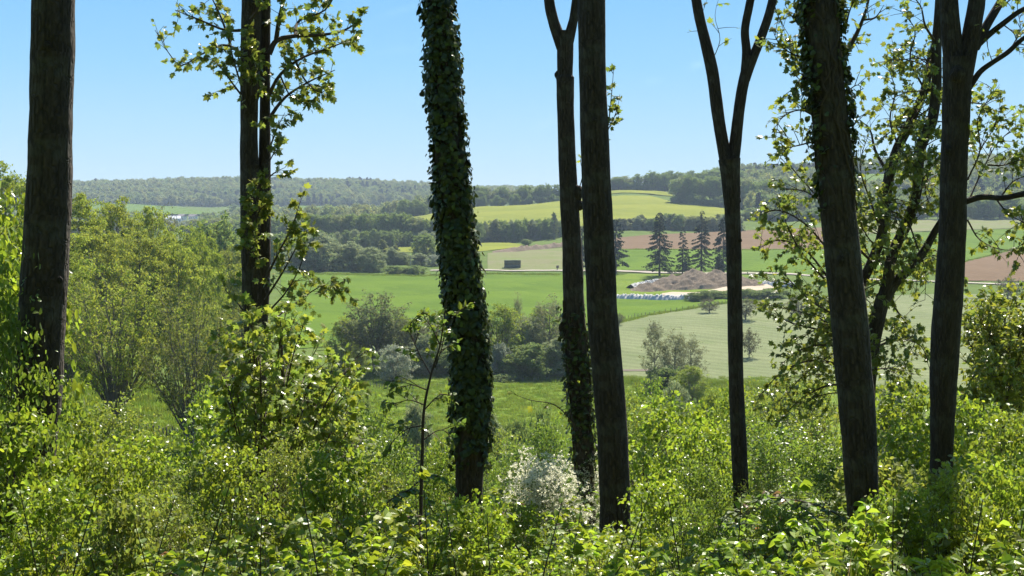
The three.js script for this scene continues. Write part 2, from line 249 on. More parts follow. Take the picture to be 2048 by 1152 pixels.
// farm road across the valley
function band(name, label, pts, w, m, lift) {
  const c = frameAlong(pts.map(([px, py, D]) => { const q = at(px, D ?? hit(px, py, 300)); return q; }));
  return struct(name, sheet(240, 4, (s, t) => { const p = c.getPoint(s), T = c.getTangent(s), x = p.x - T.z * (t - 0.5) * w, z = p.z + T.x * (t - 0.5) * w; return V(x, H(x, z) + lift, z); }), m, label);
}
band('farm_road', 'pale gravel road crossing the valley below the spruces', [[860, 542], [985, 541], [1120, 542], [1300, 546], [1420, 548], [1520, 548], [1700, 557], [1900, 565], [2150, 571]], 5.5, M.gravel, 0.42);
band('grass_verge', 'darker rough verge along the near side of the road', [[860, 548], [985, 547], [1120, 547], [1220, 549]], 9, M.verge, 0.33);
band('field_track', 'thin grassy track between the two upper fields', [[1150, 0, 1258], [1220, 0, 1290], [1300, 0, 1300], [1345, 0, 1280]], 5, M.verge, 0.6);

// ------------------------------------------------------------------ tree makers
/** a tree with limbs to leaf clumps. Returns {wood, leaves} geometries with the base at the origin. */
function grow(seed, o) {
  const r = rng(seed), wood = [], L = new Leaves(), { h, R, base = 0.25, tr = h * 0.018, lobes = 26, sub = 5, n = 26, leaf = 0.35, wid = 0.6, lobeR = R * 0.34, subR = R * 0.105, color, shape = (t) => Math.sqrt(Math.max(0.02, 1 - (2 * t - 1) ** 2)), lean = 0.05, upBias = 0.55, form = RHOMB, bare = 0, flat = 0.6, stems = 1, twigs = true, fill = 0.45, flower = 0, petal = [0.78, 0.76, 0.58] } = o, Fl = new Leaves();
  const lx = (r() - 0.5) * lean * h, lz = (r() - 0.5) * lean * h;
  const axes = [];
  for (let s = 0; s < stems; s++) {
    const a = s / stems * 6.283 + r(), sp = stems > 1 ? R * (0.25 + 0.35 * r()) : 0, top = h * (stems > 1 ? 0.75 + 0.2 * r() : 0.9);
    const ax = [V(Math.cos(a) * tr * (stems > 1 ? 1.5 : 0), -0.3, Math.sin(a) * tr * (stems > 1 ? 1.5 : 0)), V(lx * 0.3 + Math.cos(a) * sp * 0.4, top * 0.35, lz * 0.3 + Math.sin(a) * sp * 0.4), V(lx * 0.7 + Math.cos(a) * sp * 0.8 + (r() - 0.5) * 0.3, top * 0.68, lz * 0.7 + Math.sin(a) * sp * 0.8), V(lx + Math.cos(a) * sp, top, lz + Math.sin(a) * sp)];
    axes.push(ax); wood.push(tube(ax, [tr * 1.15, tr * 0.85, tr * 0.5, tr * 0.1].map((x) => x * (stems > 1 ? 0.7 : 1)), 7, 8));
  }
  const clump = (c, rad, k) => { for (let i = 0; i < k; i++) { const p = V(gauss(r), gauss(r) * flat, gauss(r)).multiplyScalar(rad).add(c); if (p.y < 0.05) continue; const d = sph(r); d.y -= 0.15; d.normalize(); const nn = sph(r); nn.y = Math.abs(nn.y) + upBias; nn.normalize(); const s = leaf * (0.6 + 0.8 * r()); L.leaf(p, d, nn, s, s * wid, tint(r, color, 0.3, 0.12), form, 0.2, 0.1); }
    for (let i = 0; i < flower; i++) { const q = V(gauss(r), Math.abs(gauss(r)) * 0.8 + 0.2, gauss(r)).multiplyScalar(rad * 1.15).add(c); for (let f = 0; f < 9; f++) { const fd = sph(r); Fl.leaf(q.clone().addScaledVector(sph(r), 0.035), fd, sph(r), 0.044, 0.042, tint(r, petal, 0.12, 0.03), RHOMB, 0.2, 0); } } };
  for (let i = 0; i < lobes; i++) {
    const t = (i + r()) / lobes, y = h * lerp(base, 1, t), rad = R * shape(t) * Math.pow(r(), fill), a = i * 2.399 + r() * 0.8, c = V(lx * y / h + Math.cos(a) * rad, y - (r() * 0.06) * h, lz * y / h + Math.sin(a) * rad);
    const ax = axes[i % axes.length], cv = frameAlong(ax), q = clamp((y - rad * 0.9) / h, base * 0.55, 0.93), st = cv.getPoint(q), lr = lobeR * (0.7 + 0.6 * r());
    wood.push(tube([st, V(lerp(st.x, c.x, 0.5), lerp(st.y, c.y, 0.42), lerp(st.z, c.z, 0.5)).add(sph(r).multiplyScalar(0.04 * h)), c], [tr * 0.34 * (1 - q * 0.6), tr * 0.2, tr * 0.06], 5, 4));
    const bareLobe = r() < bare;
    for (let j = 0; j < sub; j++) {
      const c2 = sph(r).multiplyScalar(lr * (0.35 + 0.65 * r())).add(c);
      if (twigs) wood.push(tube([c.clone().lerp(st, 0.25 * r()), c.clone().lerp(c2, 0.6).add(V(0, -0.05 * lr, 0)), c2], [tr * 0.07, tr * 0.05, tr * 0.02], 3, 2));
      clump(c2, subR * (0.7 + 0.7 * r()), bareLobe ? n * 0.15 : n * (0.6 + 0.8 * r()));
    }
  }
  return { wood: merge(wood), leaves: L.geo(), blossom: flower ? Fl.geo() : null };
}
function spruce(seed, h, R, gap, color) {
  const r = rng(seed), wood = [tube([V(0, -0.3, 0), V(0.1, h * 0.5, 0), V(0, h, 0)], [h * 0.014, h * 0.009, 0.02], 7, 10)], L = new Leaves();
  for (let y = h * 0.13; y < h * 0.985; y += h * 0.021 * (0.7 + 0.6 * r())) {
    const t = y / h, k = 4 + Math.floor(r() * 3), len0 = R * Math.pow(1 - t, 0.62) * (t < 0.25 ? 0.72 + t : 1);
    for (let i = 0; i < k; i++) {
      if (r() < gap * (0.4 + t * 0.6)) continue;
      const a = r() * 6.283, len = len0 * (0.45 + 0.75 * r()) + 0.25, dx = Math.cos(a), dz = Math.sin(a), pts = [V(0, y, 0), V(dx * len * 0.5, y - len * 0.12, dz * len * 0.5), V(dx * len, y - len * (0.2 + 0.2 * r()), dz * len)];
      wood.push(tube(pts, [0.05, 0.035, 0.01], 3, 2)); const cv = frameAlong(pts);
      const m = Math.ceil(len * 15);
      for (let j = 0; j < m; j++) { const q = 0.18 + 0.82 * Math.sqrt(r()), p = cv.getPoint(q); p.add(V(gauss(r) * 0.26 * len * 0.5, -r() * 0.45, gauss(r) * 0.26 * len * 0.5)); const d = V(dx * 0.7 + gauss(r) * 0.7, -0.5 - 0.7 * r(), dz * 0.7 + gauss(r) * 0.7).normalize(), s = 0.35 + 0.4 * r(); L.leaf(p, d, sph(r), s, s * 0.42, tint(r, color, 0.3, 0.08), NARROW, 0.2, 0.1); }
    }
  }
  return { wood: merge(wood), leaves: L.geo() };
}
/** many upright rods fanning from a short bole, young leaves along them */
function pollard(seed, h, R, color, { rods = 34, bole = 0.14, n = 130, leaf = 0.17, tr = 0.42, sub = 7 } = {}) {
  const r = rng(seed), B = h * bole, wood = [tube([V(0, -0.4, 0), V(0.1, B * 0.5, 0.05), V(0, B, 0)], [tr * 1.1, tr, tr * 1.2], 10, 8, 0.15, seed)], L = new Leaves();
  for (let i = 0; i < rods; i++) {
    const a = i * 2.399 + r() * 0.6, k = Math.sqrt((i + 0.5) / rods), sp = R * k * (0.75 + 0.4 * r()), top = h * (1 - 0.42 * k * k) * (0.82 + 0.2 * r()), dx = Math.cos(a), dz = Math.sin(a);
    const pts = [V(dx * tr * 0.6, B * (0.75 + 0.2 * r()), dz * tr * 0.6), V(dx * sp * 0.38, lerp(B, top, 0.35), dz * sp * 0.38), V(dx * sp * 0.75, lerp(B, top, 0.72), dz * sp * 0.75), V(dx * sp + gauss(r) * 0.4, top, dz * sp + gauss(r) * 0.4)];
    const rr = 0.6 + 0.8 * r(); pts[1].add(V(gauss(r) * 0.5, 0, gauss(r) * 0.5)); pts[2].add(V(gauss(r) * 0.6, 0, gauss(r) * 0.6)); wood.push(tube(pts, [0.085 * rr, 0.065 * rr, 0.04 * rr, 0.01], 5, 8)); const cv = frameAlong(pts);
    for (let j = 0; j < sub; j++) {
      const q = 0.22 + 0.78 * (j + r()) / sub, p = cv.getPoint(q), l = (1.2 + 1.8 * r()) * (1.2 - q * 0.55), a2 = a + gauss(r) * 1.8, e = p.clone().add(V(Math.cos(a2) * l * 0.75, l * (0.35 + 0.5 * r()), Math.sin(a2) * l * 0.75)), mid = p.clone().lerp(e, 0.5).add(V(0, -0.12 * l, 0));
      wood.push(tube([p, mid, e], [0.03, 0.02, 0.008], 3, 3)); const c2 = frameAlong([p, mid, e]);
      const m = n / 7 * (0.6 + 0.8 * r()); const tuft = [0, 1, 2].map((x) => c2.getPoint(Math.min(1, 0.25 + 0.33 * x + 0.15 * r()))); for (let m2 = 0; m2 < m; m2++) { const o = tuft[m2 % 3].clone().add(V(gauss(r) * 0.3, gauss(r) * 0.12, gauss(r) * 0.3)), d = V(gauss(r), -0.25 + 0.4 * gauss(r), gauss(r)).normalize(), nn = V(gauss(r) * 0.5, 1, gauss(r) * 0.5).normalize(), sz = leaf * (0.6 + 0.8 * r()); L.leaf(o, d, nn, sz, sz * 0.55, tint(r, color, 0.28, 0.14), RHOMB, 0.2, 0.2); }
    }
  }
  return { wood: merge(wood), leaves: L.geo() };
}
const kinds = {};
function kind(key, g, wm = greyTwig, lm = leafFar) { const a = g.leaves.attributes.position, pick = (k) => { const v = new Float32Array(Math.floor(a.count / 3)); for (let i = 0; i < v.length; i++) v[i] = a.array[i * 9 + k]; return v.sort(); }, x = pick(0), y = pick(1), z = pick(2), q = (v, t) => v[Math.floor((v.length - 1) * t)]; kinds[key] = { ...g, wm, lm, h: q(y, 0.985), w: (q(x, 0.98) - q(x, 0.02) + q(z, 0.98) - q(z, 0.02)) / 2 * 1.24 }; }
/** one tree as a thing of its own: stands at photo column px, D metres off, its top at photo row topY, w photo pixels wide */
let spin = 0;
function plant(key, name, label, category, group, px, D, topY, w, sink = 0) {
  const k = kinds[key], t = thing(name, label, category, group), p = at(px, D), h = Math.max(0.5, P(px, topY, D).y - p.y);
  part(t, k.trunkName ?? 'trunk', k.wood, k.wm); part(t, 'crown', k.leaves, k.lm);
  const sy = h / k.h, sx = w ? (w * D / F) / k.w * 1.06 : sy;
  p.y -= sink; t.position.copy(p); t.rotation.y = (spin += 2.1); t.scale.set(sx, sy, sx); shade(t); return t;
}

// tones of spring foliage (base colours)
const C = { mid: [0.215, 0.280, 0.062], dark: [0.190, 0.250, 0.058], willow: [0.275, 0.315, 0.140], poplar: [0.260, 0.285, 0.095], fresh: [0.270, 0.325, 0.034], gold: [0.315, 0.360, 0.040], spruce: [0.034, 0.050, 0.028], grey: [0.20, 0.205, 0.09], near: [0.262, 0.345, 0.026], maple: [0.220, 0.260, 0.038], ivy: [0.058, 0.080, 0.018] };
kind('round', grow(11, { h: 15, R: 6, base: 0.12, color: C.mid, lobes: 56, sub: 6, n: 34, leaf: 0.62 }));
kind('round2', grow(12, { h: 15, R: 6.5, base: 0.08, color: C.mid, lobes: 60, sub: 6, n: 34, leaf: 0.62, shape: (t) => Math.sqrt(Math.max(0.03, 1 - (1.7 * t - 0.75) ** 2)) }));
kind('dark', grow(13, { h: 12, R: 6, base: 0.05, color: C.dark, lobes: 60, sub: 6, n: 36, leaf: 0.55 }));
kind('open', grow(14, { h: 20, R: 6, base: 0.28, color: C.poplar, lobes: 50, sub: 6, n: 26, leaf: 0.55, tr: 0.3, bare: 0.1 }));
kind('open2', grow(15, { h: 20, R: 7, base: 0.34, color: C.mid, lobes: 50, sub: 6, n: 32, leaf: 0.6, tr: 0.34, bare: 0.05 }));
kind('willow', grow(16, { h: 12, R: 5.5, base: 0.03, color: C.willow, lobes: 80, sub: 6, n: 46, leaf: 0.5, wid: 0.36, stems: 4, form: NARROW }));
kind('willow2', grow(17, { h: 13, R: 5, base: 0.03, color: C.willow, lobes: 80, sub: 6, n: 46, leaf: 0.5, wid: 0.36, stems: 5, form: NARROW, shape: (t) => Math.sqrt(Math.max(0.02, 1 - (1.9 * t - 0.8) ** 2)) * (0.8 + 0.4 * Math.sin(t * 9)) }));
kind('poplar', grow(18, { h: 22, R: 3.2, base: 0.06, color: C.poplar, lobes: 60, sub: 5, n: 30, leaf: 0.6, shape: (t) => Math.pow(Math.sin(Math.PI * (0.1 + 0.88 * t)), 0.7) }));
kind('bush', grow(19, { h: 4, R: 3, base: 0.02, color: C.dark, lobes: 60, sub: 5, n: 34, leaf: 0.28, stems: 4, tr: 0.08 }));
kind('blossom', grow(20, { h: 5, R: 3, base: 0.02, color: [0.30, 0.33, 0.22], lobes: 60, sub: 5, n: 36, leaf: 0.22, stems: 4, tr: 0.08 }));
kind('sparse', grow(21, { h: 12, R: 4.5, base: 0.15, color: C.grey, lobes: 54, sub: 7, n: 20, leaf: 0.28, tr: 0.2, bare: 0.2 }));
kind('spring', grow(22, { h: 13, R: 5, base: 0.06, color: C.fresh, lobes: 64, sub: 7, n: 34, leaf: 0.34, stems: 3, tr: 0.25 }));
kind('hillwood', grow(23, { h: 16, R: 7, base: 0.05, color: C.gold, flat: 0.4, subR: 0.55, lobes: 60, fill: 0.3, lobeR: 1.9, sub: 10, n: 44, leaf: 0.36, upBias: 0.9, tr: 0.3, bare: 0.06 }));
kind('hillwood2', grow(24, { h: 16, R: 7, base: 0.05, color: C.fresh, flat: 0.4, subR: 0.55, lobes: 60, fill: 0.3, lobeR: 1.9, sub: 10, n: 44, leaf: 0.36, upBias: 0.9, tr: 0.3 }));
kind('hilldark', grow(25, { h: 15, R: 7, base: 0.04, color: [0.285, 0.315, 0.038], flat: 0.4, subR: 0.55, lobes: 60, fill: 0.3, lobeR: 1.9, sub: 10, n: 44, leaf: 0.36, upBias: 0.9, tr: 0.3 }));
kind('orchard', grow(26, { h: 6, R: 3, base: 0.3, color: [0.13, 0.125, 0.055], lobes: 36, sub: 6, n: 16, leaf: 0.24, tr: 0.16 }));
kind('pollard', pollard(31, 14, 6.5, C.gold, { rods: 46, n: 260, leaf: 0.24, sub: 9 }));
kind('pollard2', pollard(32, 13, 5.2, [0.205, 0.225, 0.036], { rods: 38, n: 250, leaf: 0.22, sub: 9 }));
kind('streamwillow', pollard(33, 14, 5.4, [0.16, 0.18, 0.055], { rods: 50, n: 150, leaf: 0.36, tr: 0.5, bole: 0.2, sub: 8 }));
kind('spruceA', spruce(41, 26, 5.2, 0.1, C.spruce), twigMat, leafDark); kind('spruceB', spruce(42, 20, 3.2, 0.35, C.spruce), twigMat, leafDark); kind('spruceD', spruce(44, 24, 3.4, 0.5, [0.036, 0.05, 0.03]), twigMat, leafDark); kind('spruceE', spruce(47, 22, 4.4, 0.22, C.spruce), twigMat, leafDark); kind('spruceC', spruce(43, 26, 3.8, 0.3, [0.045, 0.055, 0.036]), twigMat, leafDark);

// ------------------------------------------------------------------ far forest: reads as one mass of crowns
const farCrown = (seed, color, h, R, o = {}) => { const g = grow(seed, { h, R, base: 0.12, color, lobes: 34, sub: 3, n: 15, leaf: 1.25, wid: 0.85, twigs: false, tr: 0.22, lobeR: R * 0.36, subR: R * 0.22, ...o }); return g.leaves; };
const farKinds = [farCrown(51, [0.200, 0.240, 0.060], 15, 6.2), farCrown(52, [0.235, 0.260, 0.080], 15, 6.0), farCrown(53, [0.180, 0.222, 0.058], 15, 6.5), farCrown(54, [0.040, 0.058, 0.032], 17, 3.2, { shape: (t) => 1.05 - t })];
function forest(name, label, spots, r, mix) {
  farKinds.forEach((g, k) => {
    const mine = spots.filter((s) => s[3] === k); if (!mine.length) return;
    const m = new THREE.InstancedMesh(g, leafFar, mine.length); m.name = numbered(name); m.userData = { label: label + ['', ' with paler crowns', ' with darker crowns', ' with conifers'][k], category: 'forest', kind: 'stuff' };
    const q = new THREE.Quaternion(), mt = new THREE.Matrix4();
    mine.forEach(([x, z, s], i) => { q.setFromAxisAngle(V(0, 1, 0), r() * 6.283); mt.compose(V(x, H(x, z) - 1, z), q, V(s * (0.85 + 0.4 * r()), s * (0.8 + 0.5 * r()), s * (0.85 + 0.4 * r()))); m.setMatrixAt(i, mt); const c = 0.8 + 0.45 * r(), w = (r() - 0.5) * 0.2; m.setColorAt(i, new THREE.Color().setRGB(c * (1 + w), c, c * (1 - w))); });
    scene.add(shade(m));
  });
}
{
  const r = rng(77);
  const scatter = (px0, px1, D0, D1, gap, keep, pick, sz = 1) => { const out = [], u0 = uOf(px0), u1 = uOf(px1); for (let D = D0; D < D1; D += gap * (0.9 + D / 12000)) for (let u = u0; u < u1; u += gap / D) { const d = D + (r() - 0.5) * gap, uu = u + (r() - 0.5) * gap / D, px = 1024 + (uu / uOf(2024)) * 1000; if (!keep(px, d)) continue; out.push([uu * d, -d, sz * (0.8 + 0.45 * r()), pick(px, d)]); } return out; };
  const patch = (px, d, s) => fbm(px / 90 + s, d / 110 + s, 3);
  const pick = (px, d) => { const n = patch(px, d, 3) + (r() - 0.5) * 0.24; return n > 0.63 ? 3 : n > 0.52 ? 2 : n > 0.42 ? 0 : 1; };
  forest('distant_forest', 'hazy wooded ridge along the far horizon', scatter(-420, 1080, 2270, 3150, 12, (px, d) => d > 2262 + 50 * fbm(px / 60, 2, 2) + (px > 820 ? (px - 820) * 1.6 : 0), pick), r);
  forest('valley_wood', 'pale wood of slender trees on the distant valley floor', scatter(-300, 935, 1250, 1900, 13, (px, d) => (px > 560 ? d < 1700 : d > 900 && patch(px, d, 9) > 0.43) && !(px < 440 && px > 160 && d > 1700) && !(px > 295 && px < 405 && d > 1200 && d < 1660), (px, d) => (px > 590 ? (r() < 0.75 ? 1 : 0) : [0, 1, 2][Math.floor(r() * 3)]), 0.95), r);
  forest('hill_forest', 'wooded hill rising behind the forked trunk', scatter(1455, 2420, 1010, 2300, 12, (px, d) => !(px > 1635 && px < 1795 && d > 1390 && d < 1745) && d > (px > 1690 ? 1015 : 1000) + 60 * fbm(px / 50, 5, 2) && (px > 1500 || d > 1250), pick), r);
}

// ------------------------------------------------------------------ trees one by one, far to near
const R1 = rng(5);
const row = (n, px0, px1, D0, D1, top0, top1, w, keys, name, label, cat, group, jit = 1) => { for (let i = 0; i < n; i++) { const t = (i + 0.5 + (R1() - 0.5) * 0.7 * jit) / n; plant(keys[Math.floor(R1() * keys.length)], name, label, cat, group, lerp(px0, px1, t), lerp(D0, D1, t) + (R1() - 0.5) * 14 * jit, lerp(top0, top1, t) + (R1() - 0.5) * 12 * jit, w * (0.75 + 0.5 * R1())); } };
for (const [px, top, w] of [[318, 361, 9], [332, 357, 10], [341, 355, 9], [349, 359, 8], [357, 356, 9], [364, 353, 11], [371, 358, 8], [655, 360, 9], [668, 358, 9], [735, 358, 9], [772, 360, 9], [905, 362, 10]]) plant('spruceE', 'distant_spruce', 'dark pointed spruce sticking out of the far forest skyline', 'tree', 'spruces on the far forest skyline', px, 2880, top, w);
// ridge line and groves
row(22, 930, 1125, 1275, 1285, 381, 374, 26, ['round', 'open', 'round2', 'open2'], 'ridge_tree', 'leafy tree in the belt along the top of the yellow-green field', 'tree', 'trees along the top of the upper field');
row(14, 930, 1125, 1262, 1268, 398, 392, 16, ['bush', 'round'], 'ridge_shrub', 'low shrub at the foot of the tree belt above the upper field', 'shrub', 'shrubs along the top of the upper field');
row(16, 1190, 1320, 1346, 1350, 370, 368, 20, ['bush', 'dark', 'round'], 'skyline_shrub', 'low shrub under the thin skyline trees', 'shrub', 'shrubs under the thin skyline trees');
row(14, 1195, 1300, 1350, 1352, 358, 352, 26, ['open', 'open2', 'sparse'], 'skyline_tree', 'thin spring tree in the skyline row beside the thick trunk', 'tree', 'thin skyline trees above the upper strip');
row(15, 1300, 1480, 1350, 1360, 347, 340, 34, ['round', 'round2', 'open2', 'dark'], 'skyline_tree', 'full rounded tree in the skyline row behind the grove', 'tree', 'rounded skyline trees above the grove');
row(12, 1352, 1470, 1190, 1165, 356, 358, 38, ['open2', 'open2', 'open'], 'grove_tree', 'tall tree in the grove with bare trunks on the upper field', 'tree', 'trees of the grove on the upper field');
row(12, 1342, 1480, 1178, 1150, 392, 396, 24, ['dark', 'bush', 'round'], 'grove_shrub', 'dark bushy undergrowth at the edge of the grove', 'shrub', 'undergrowth of the grove on the upper field');
row(18, 1470, 1660, 1150, 1080, 362, 372, 36, ['open', 'round', 'round2', 'open2'], 'hillside_tree', 'tree on the slope between the grove and the ivy-sided trunk', 'tree', 'trees on the slope beside the grove');
row(22, 1455, 1700, 1010, 985, 424, 418, 40, ['round', 'poplar', 'dark', 'round2'], 'hillside_tree', 'tree in the wood edge above the brown ploughed field', 'tree', 'trees at the wood edge above the ploughed field');
row(16, 1700, 2090, 1010, 1020, 402, 398, 44, ['round', 'open2', 'round2', 'dark'], 'hillside_tree', 'tree at the foot of the wooded hill above the tan fallow strip', 'tree', 'trees at the foot of the wooded hill');
// hedgerow that divides upper and lower fields
row(30, 955, 1125, 872, 888, 448, 442, 24, ['round', 'poplar', 'willow2', 'round2', 'dark'], 'hedgerow_tree', 'tree in the dense hedgerow below the yellow-green upper field', 'tree', 'trees in the hedgerow below the upper field');
row(34, 1205, 1480, 908, 915, 437, 430, 26, ['round', 'poplar', 'poplar', 'willow2', 'open'], 'hedgerow_tree', 'tree in the hedgerow between the ploughed field and the upper field', 'tree', 'trees in the hedgerow above the ploughed field');
plant('poplar', 'hedgerow_poplar', 'narrow dark pointed tree standing out of the hedgerow beside the slim trunk', 'tree', null, 1108, 868, 427, 18);
plant('round', 'field_bush', 'round bush alone at the end of the lower field', 'bush', null, 1053, 790, 479, 22);
row(26, 605, 880, 905, 850, 433, 437, 36, ['round', 'round2', 'open', 'dark', 'round'], 'hedgerow_tree', 'tree in the broad hedge below the poplar wood', 'tree', 'trees of the broad hedge below the poplar wood');
row(22, 640, 960, 850, 838, 467, 463, 28, ['dark', 'round', 'bush', 'willow'], 'hedge_shrub', 'dark rounded shrub along the front of the broad hedge', 'shrub', 'shrubs along the front of the broad hedge');
row(4, 800, 850, 1150, 1150, 406, 406, 30, ['dark', 'round'], 'field_corner_tree', 'dark tree at the tip of the yellow-green upper field', 'tree', 'dark trees at the tip of the upper field');
plant('round2', 'lone_field_tree', 'broad rounded tree standing on the small yellow-green field', 'tree', null, 850, 690, 471, 56);
// willows and hedge on the far side of the cereal field
for (const [px, D, top, w, k] of [[560, 640, 470, 60, 'round'], [640, 606, 471, 96, 'willow'], [595, 600, 500, 60, 'willow2'], [700, 604, 487, 70, 'willow2'], [742, 596, 497, 62, 'willow']]) plant(k, 'willow_tree', { 560: 'rounded green tree at the end of the willow clump, behind the twin-stemmed tree', 640: 'tallest and broadest grey-green willow beyond the cereal field', 595: 'grey-green willow between the twin-stemmed tree and the broadest willow', 700: 'middle grey-green willow just past the broadest one', 742: 'grey-green willow nearest the clipped dark hedge' }[px], 'tree', 'willows in the clump beyond the cereal field', px, D, top, w);
for (const [px, D, top, w, k] of [[765, 650, 482, 26, 'poplar'], [782, 640, 497, 32, 'willow2'], [805, 640, 505, 38, 'willow'], [838, 636, 508, 42, 'willow2'], [868, 630, 510, 38, 'blossom'], [790, 650, 492, 22, 'poplar'], [888, 640, 500, 36, 'willow'], [905, 620, 512, 34, 'round']]) plant(k, 'copse_tree', 'small tree in the mixed copse behind the clipped dark hedge', 'tree', 'small trees behind the clipped hedge', px, D, top, w);
plant('bush', 'clipped_hedge', 'dark clipped hedge block, the half nearer the willows', 'hedge', null, 787, 578, 531, 46, 0.3);
plant('bush', 'clipped_hedge', 'dark clipped hedge block, the half nearer the ivy-clad trunk', 'hedge', null, 826, 576, 531, 50, 0.3);
// woods on the left valley side
row(30, 380, 640, 1050, 900, 442, 440, 46, ['round', 'round2', 'open', 'dark'], 'valley_tree', 'tree in the hazy woodland beyond the golden slope trees', 'tree', 'trees of the hazy woodland on the valley floor');
row(18, 420, 625, 720, 660, 474, 480, 52, ['round', 'dark', 'willow'], 'valley_tree', 'dark tree behind the twin-stemmed tree, before the willow clump', 'tree', 'dark trees beside the willow clump');

// stream-side trees
for (const [px, D, top, w, k, name, label] of [
  [748, 296, 592, 118, 'streamwillow', 'pollard_willow', 'wide pollard willow with many bare rods by the stream'],
  [690, 300, 640, 70, 'spring', 'stream_tree', 'pale bush beside the wide pollard willow'],
  [787, 282, 694, 66, 'blossom', 'blossom_bush', 'round white-flowering bush by the stream'],
  [823, 300, 640, 60, 'streamwillow', 'stream_tree', 'slender willow between the white bush and the ivy-clad trunk'],
  [872, 298, 632, 80, 'sparse', 'stream_tree', 'thin grey tree just beside the ivy-clad trunk'],
  [1003, 296, 616, 82, 'spring', 'stream_tree', 'pale green tree just past the ivy-clad trunk by the stream'],
  [1000, 288, 690, 46, 'blossom', 'blossom_bush', 'grey-green bush at the foot of the pale stream tree'],
  [1036, 310, 598, 24, 'sparse', 'stream_tree', 'small bare-topped tree sticking up against the cereal field'],
  [1052, 300, 640, 74, 'willow', 'stream_tree', 'bushy willow in the middle of the stream-side trees'],
  [1100, 300, 606, 84, 'sparse', 'stream_tree', 'tall thin tree with mistletoe balls beside the slim trunk'],
  [1068, 286, 690, 90, 'dark', 'stream_bush', 'dark bush in front of the bushy willow'],
  [1122, 288, 676, 62, 'willow2', 'stream_bush', 'grey bush between the mistletoe tree and the slim trunk'],
  [1160, 298, 640, 60, 'spring', 'stream_tree', 'pale tree seen between the slim and the thick trunk'],
  [715, 312, 655, 60, 'spring', 'stream_tree', 'pale tree behind the young maple by the stream'],
  [800, 312, 636, 56, 'spring', 'stream_tree', 'pale green tree behind the white-flowering bush'],
  [848, 292, 676, 64, 'willow', 'stream_bush', 'grey willow bush behind the thin dark sapling'],
  [1030, 314, 630, 60, 'spring', 'stream_tree', 'fresh green tree behind the bushy willow'],
  [1078, 316, 622, 60, 'spring', 'stream_tree', 'fresh green tree behind the mistletoe tree'],
  [1030, 285, 712, 60, 'dark', 'stream_bush', 'dark bush behind the low clipped hedge'],
  [900, 290, 700, 70, 'dark', 'stream_bush', 'dark bush left of the ivy-clad trunk by the stream'],
  [940, 298, 640, 70, 'willow', 'stream_tree', 'willow hidden mostly behind the ivy-clad trunk'],
]) plant(k, name, label, 'tree', null, px, D, top, w * 1.2);
plant('bush', 'low_hedge', 'low clipped hedge at the top of the near pasture', 'hedge', null, 1012, 280, 748, 56, 0.2);
{ // mistletoe balls in the tall thin tree
  const g = grow(61, { h: 0.9, R: 0.48, base: 0.02, color: C.dark, lobes: 16, sub: 3, n: 14, leaf: 0.12, tr: 0.01, stems: 3 });
  [[1092, 640, 0.9], [1113, 625, 1.1], [1108, 648, 1.2], [1120, 652, 0.9], [1098, 655, 0.8]].forEach(([px, py, s], i) => { const t = thing('mistletoe', 'dark ball of mistletoe in the thin tree beside the slim trunk', 'mistletoe', 'mistletoe balls in the thin stream-side tree'); part(t, 'stem', g.wood, twigMat); part(t, 'foliage', g.leaves, leafDark); t.position.copy(P(px, py, 299)).y -= 0.45; t.scale.setScalar(s * 1.1); shade(t); });
}
// the ivy-clad pair on the mown meadow
plant('sparse', 'thin_tree', 'thin-crowned tree in the pair at the meadow corner, the nearer to the thick trunk', 'tree', null, 1312, 268, 655, 60);
plant('sparse', 'thin_tree', 'thin-crowned tree in the pair at the meadow corner, the nearer to the Y-forked trunk', 'tree', null, 1352, 268, 668, 64);
plant('sparse', 'bare_sapling_tree', 'nearly bare tree behind the meadow corner pair', 'tree', null, 1385, 272, 680, 66);
plant('bush', 'corner_bush', 'dark bush at the foot of the meadow corner trees', 'bush', null, 1335, 262, 738, 88);
plant('spring', 'corner_bush', 'yellow-green bush in front of the meadow corner trees', 'bush', null, 1385, 246, 735, 70);
// orchard trees on the meadow
for (const [px, y0, top, w, label] of [[1502, 716, 660, 40, 'dark budding fruit tree casting a round shadow on the mown meadow'], [1494, 641, 598, 52, 'small fruit tree behind the Y-forked trunk by the fence'], [1421, 627, 598, 44, 'small pale fruit tree beside the fence below the heap'], [1310, 668, 646, 26, 'tiny leafless bush on the edge of the mown meadow'], [1240, 652, 628, 22, 'small shrub beside the fence near the thick trunk'], [1600, 640, 590, 50, 'fruit tree behind the leafy branches of the ivy-sided trunk'], [2020, 598, 556, 60, 'spreading fruit tree beside the road near the brown field']]) plant('orchard', 'fruit_tree', label, 'tree', null, px, hit(px, y0, 250), top, w);
// spruces by the road
for (const [px, y0, top, w, k, label] of [[1232, 546, 442, 44, 'spruceB', 'tall ragged spruce close beside the thick bare trunk'], [1320, 553, 432, 52, 'spruceA', 'fullest broad spruce in the row by the road'], [1366, 551, 464, 28, 'spruceD', 'thin gappy spruce in the row by the road'], [1375, 550, 508, 22, 'spruceA', 'young short spruce at the foot of the thin gappy one'], [1404, 549, 430, 40, 'spruceC', 'tall grey-green spruce next to the Y-forked trunk'], [1447, 551, 440, 42, 'spruceE', 'tall spruce half hidden by the Y-forked trunk'], [1165, 546, 455, 40, 'spruceB', 'tall spruce between the slim trunk and the thick trunk']]) plant(k, 'spruce_tree', label, 'tree', null, px, hit(px, y0, 480), top, w);
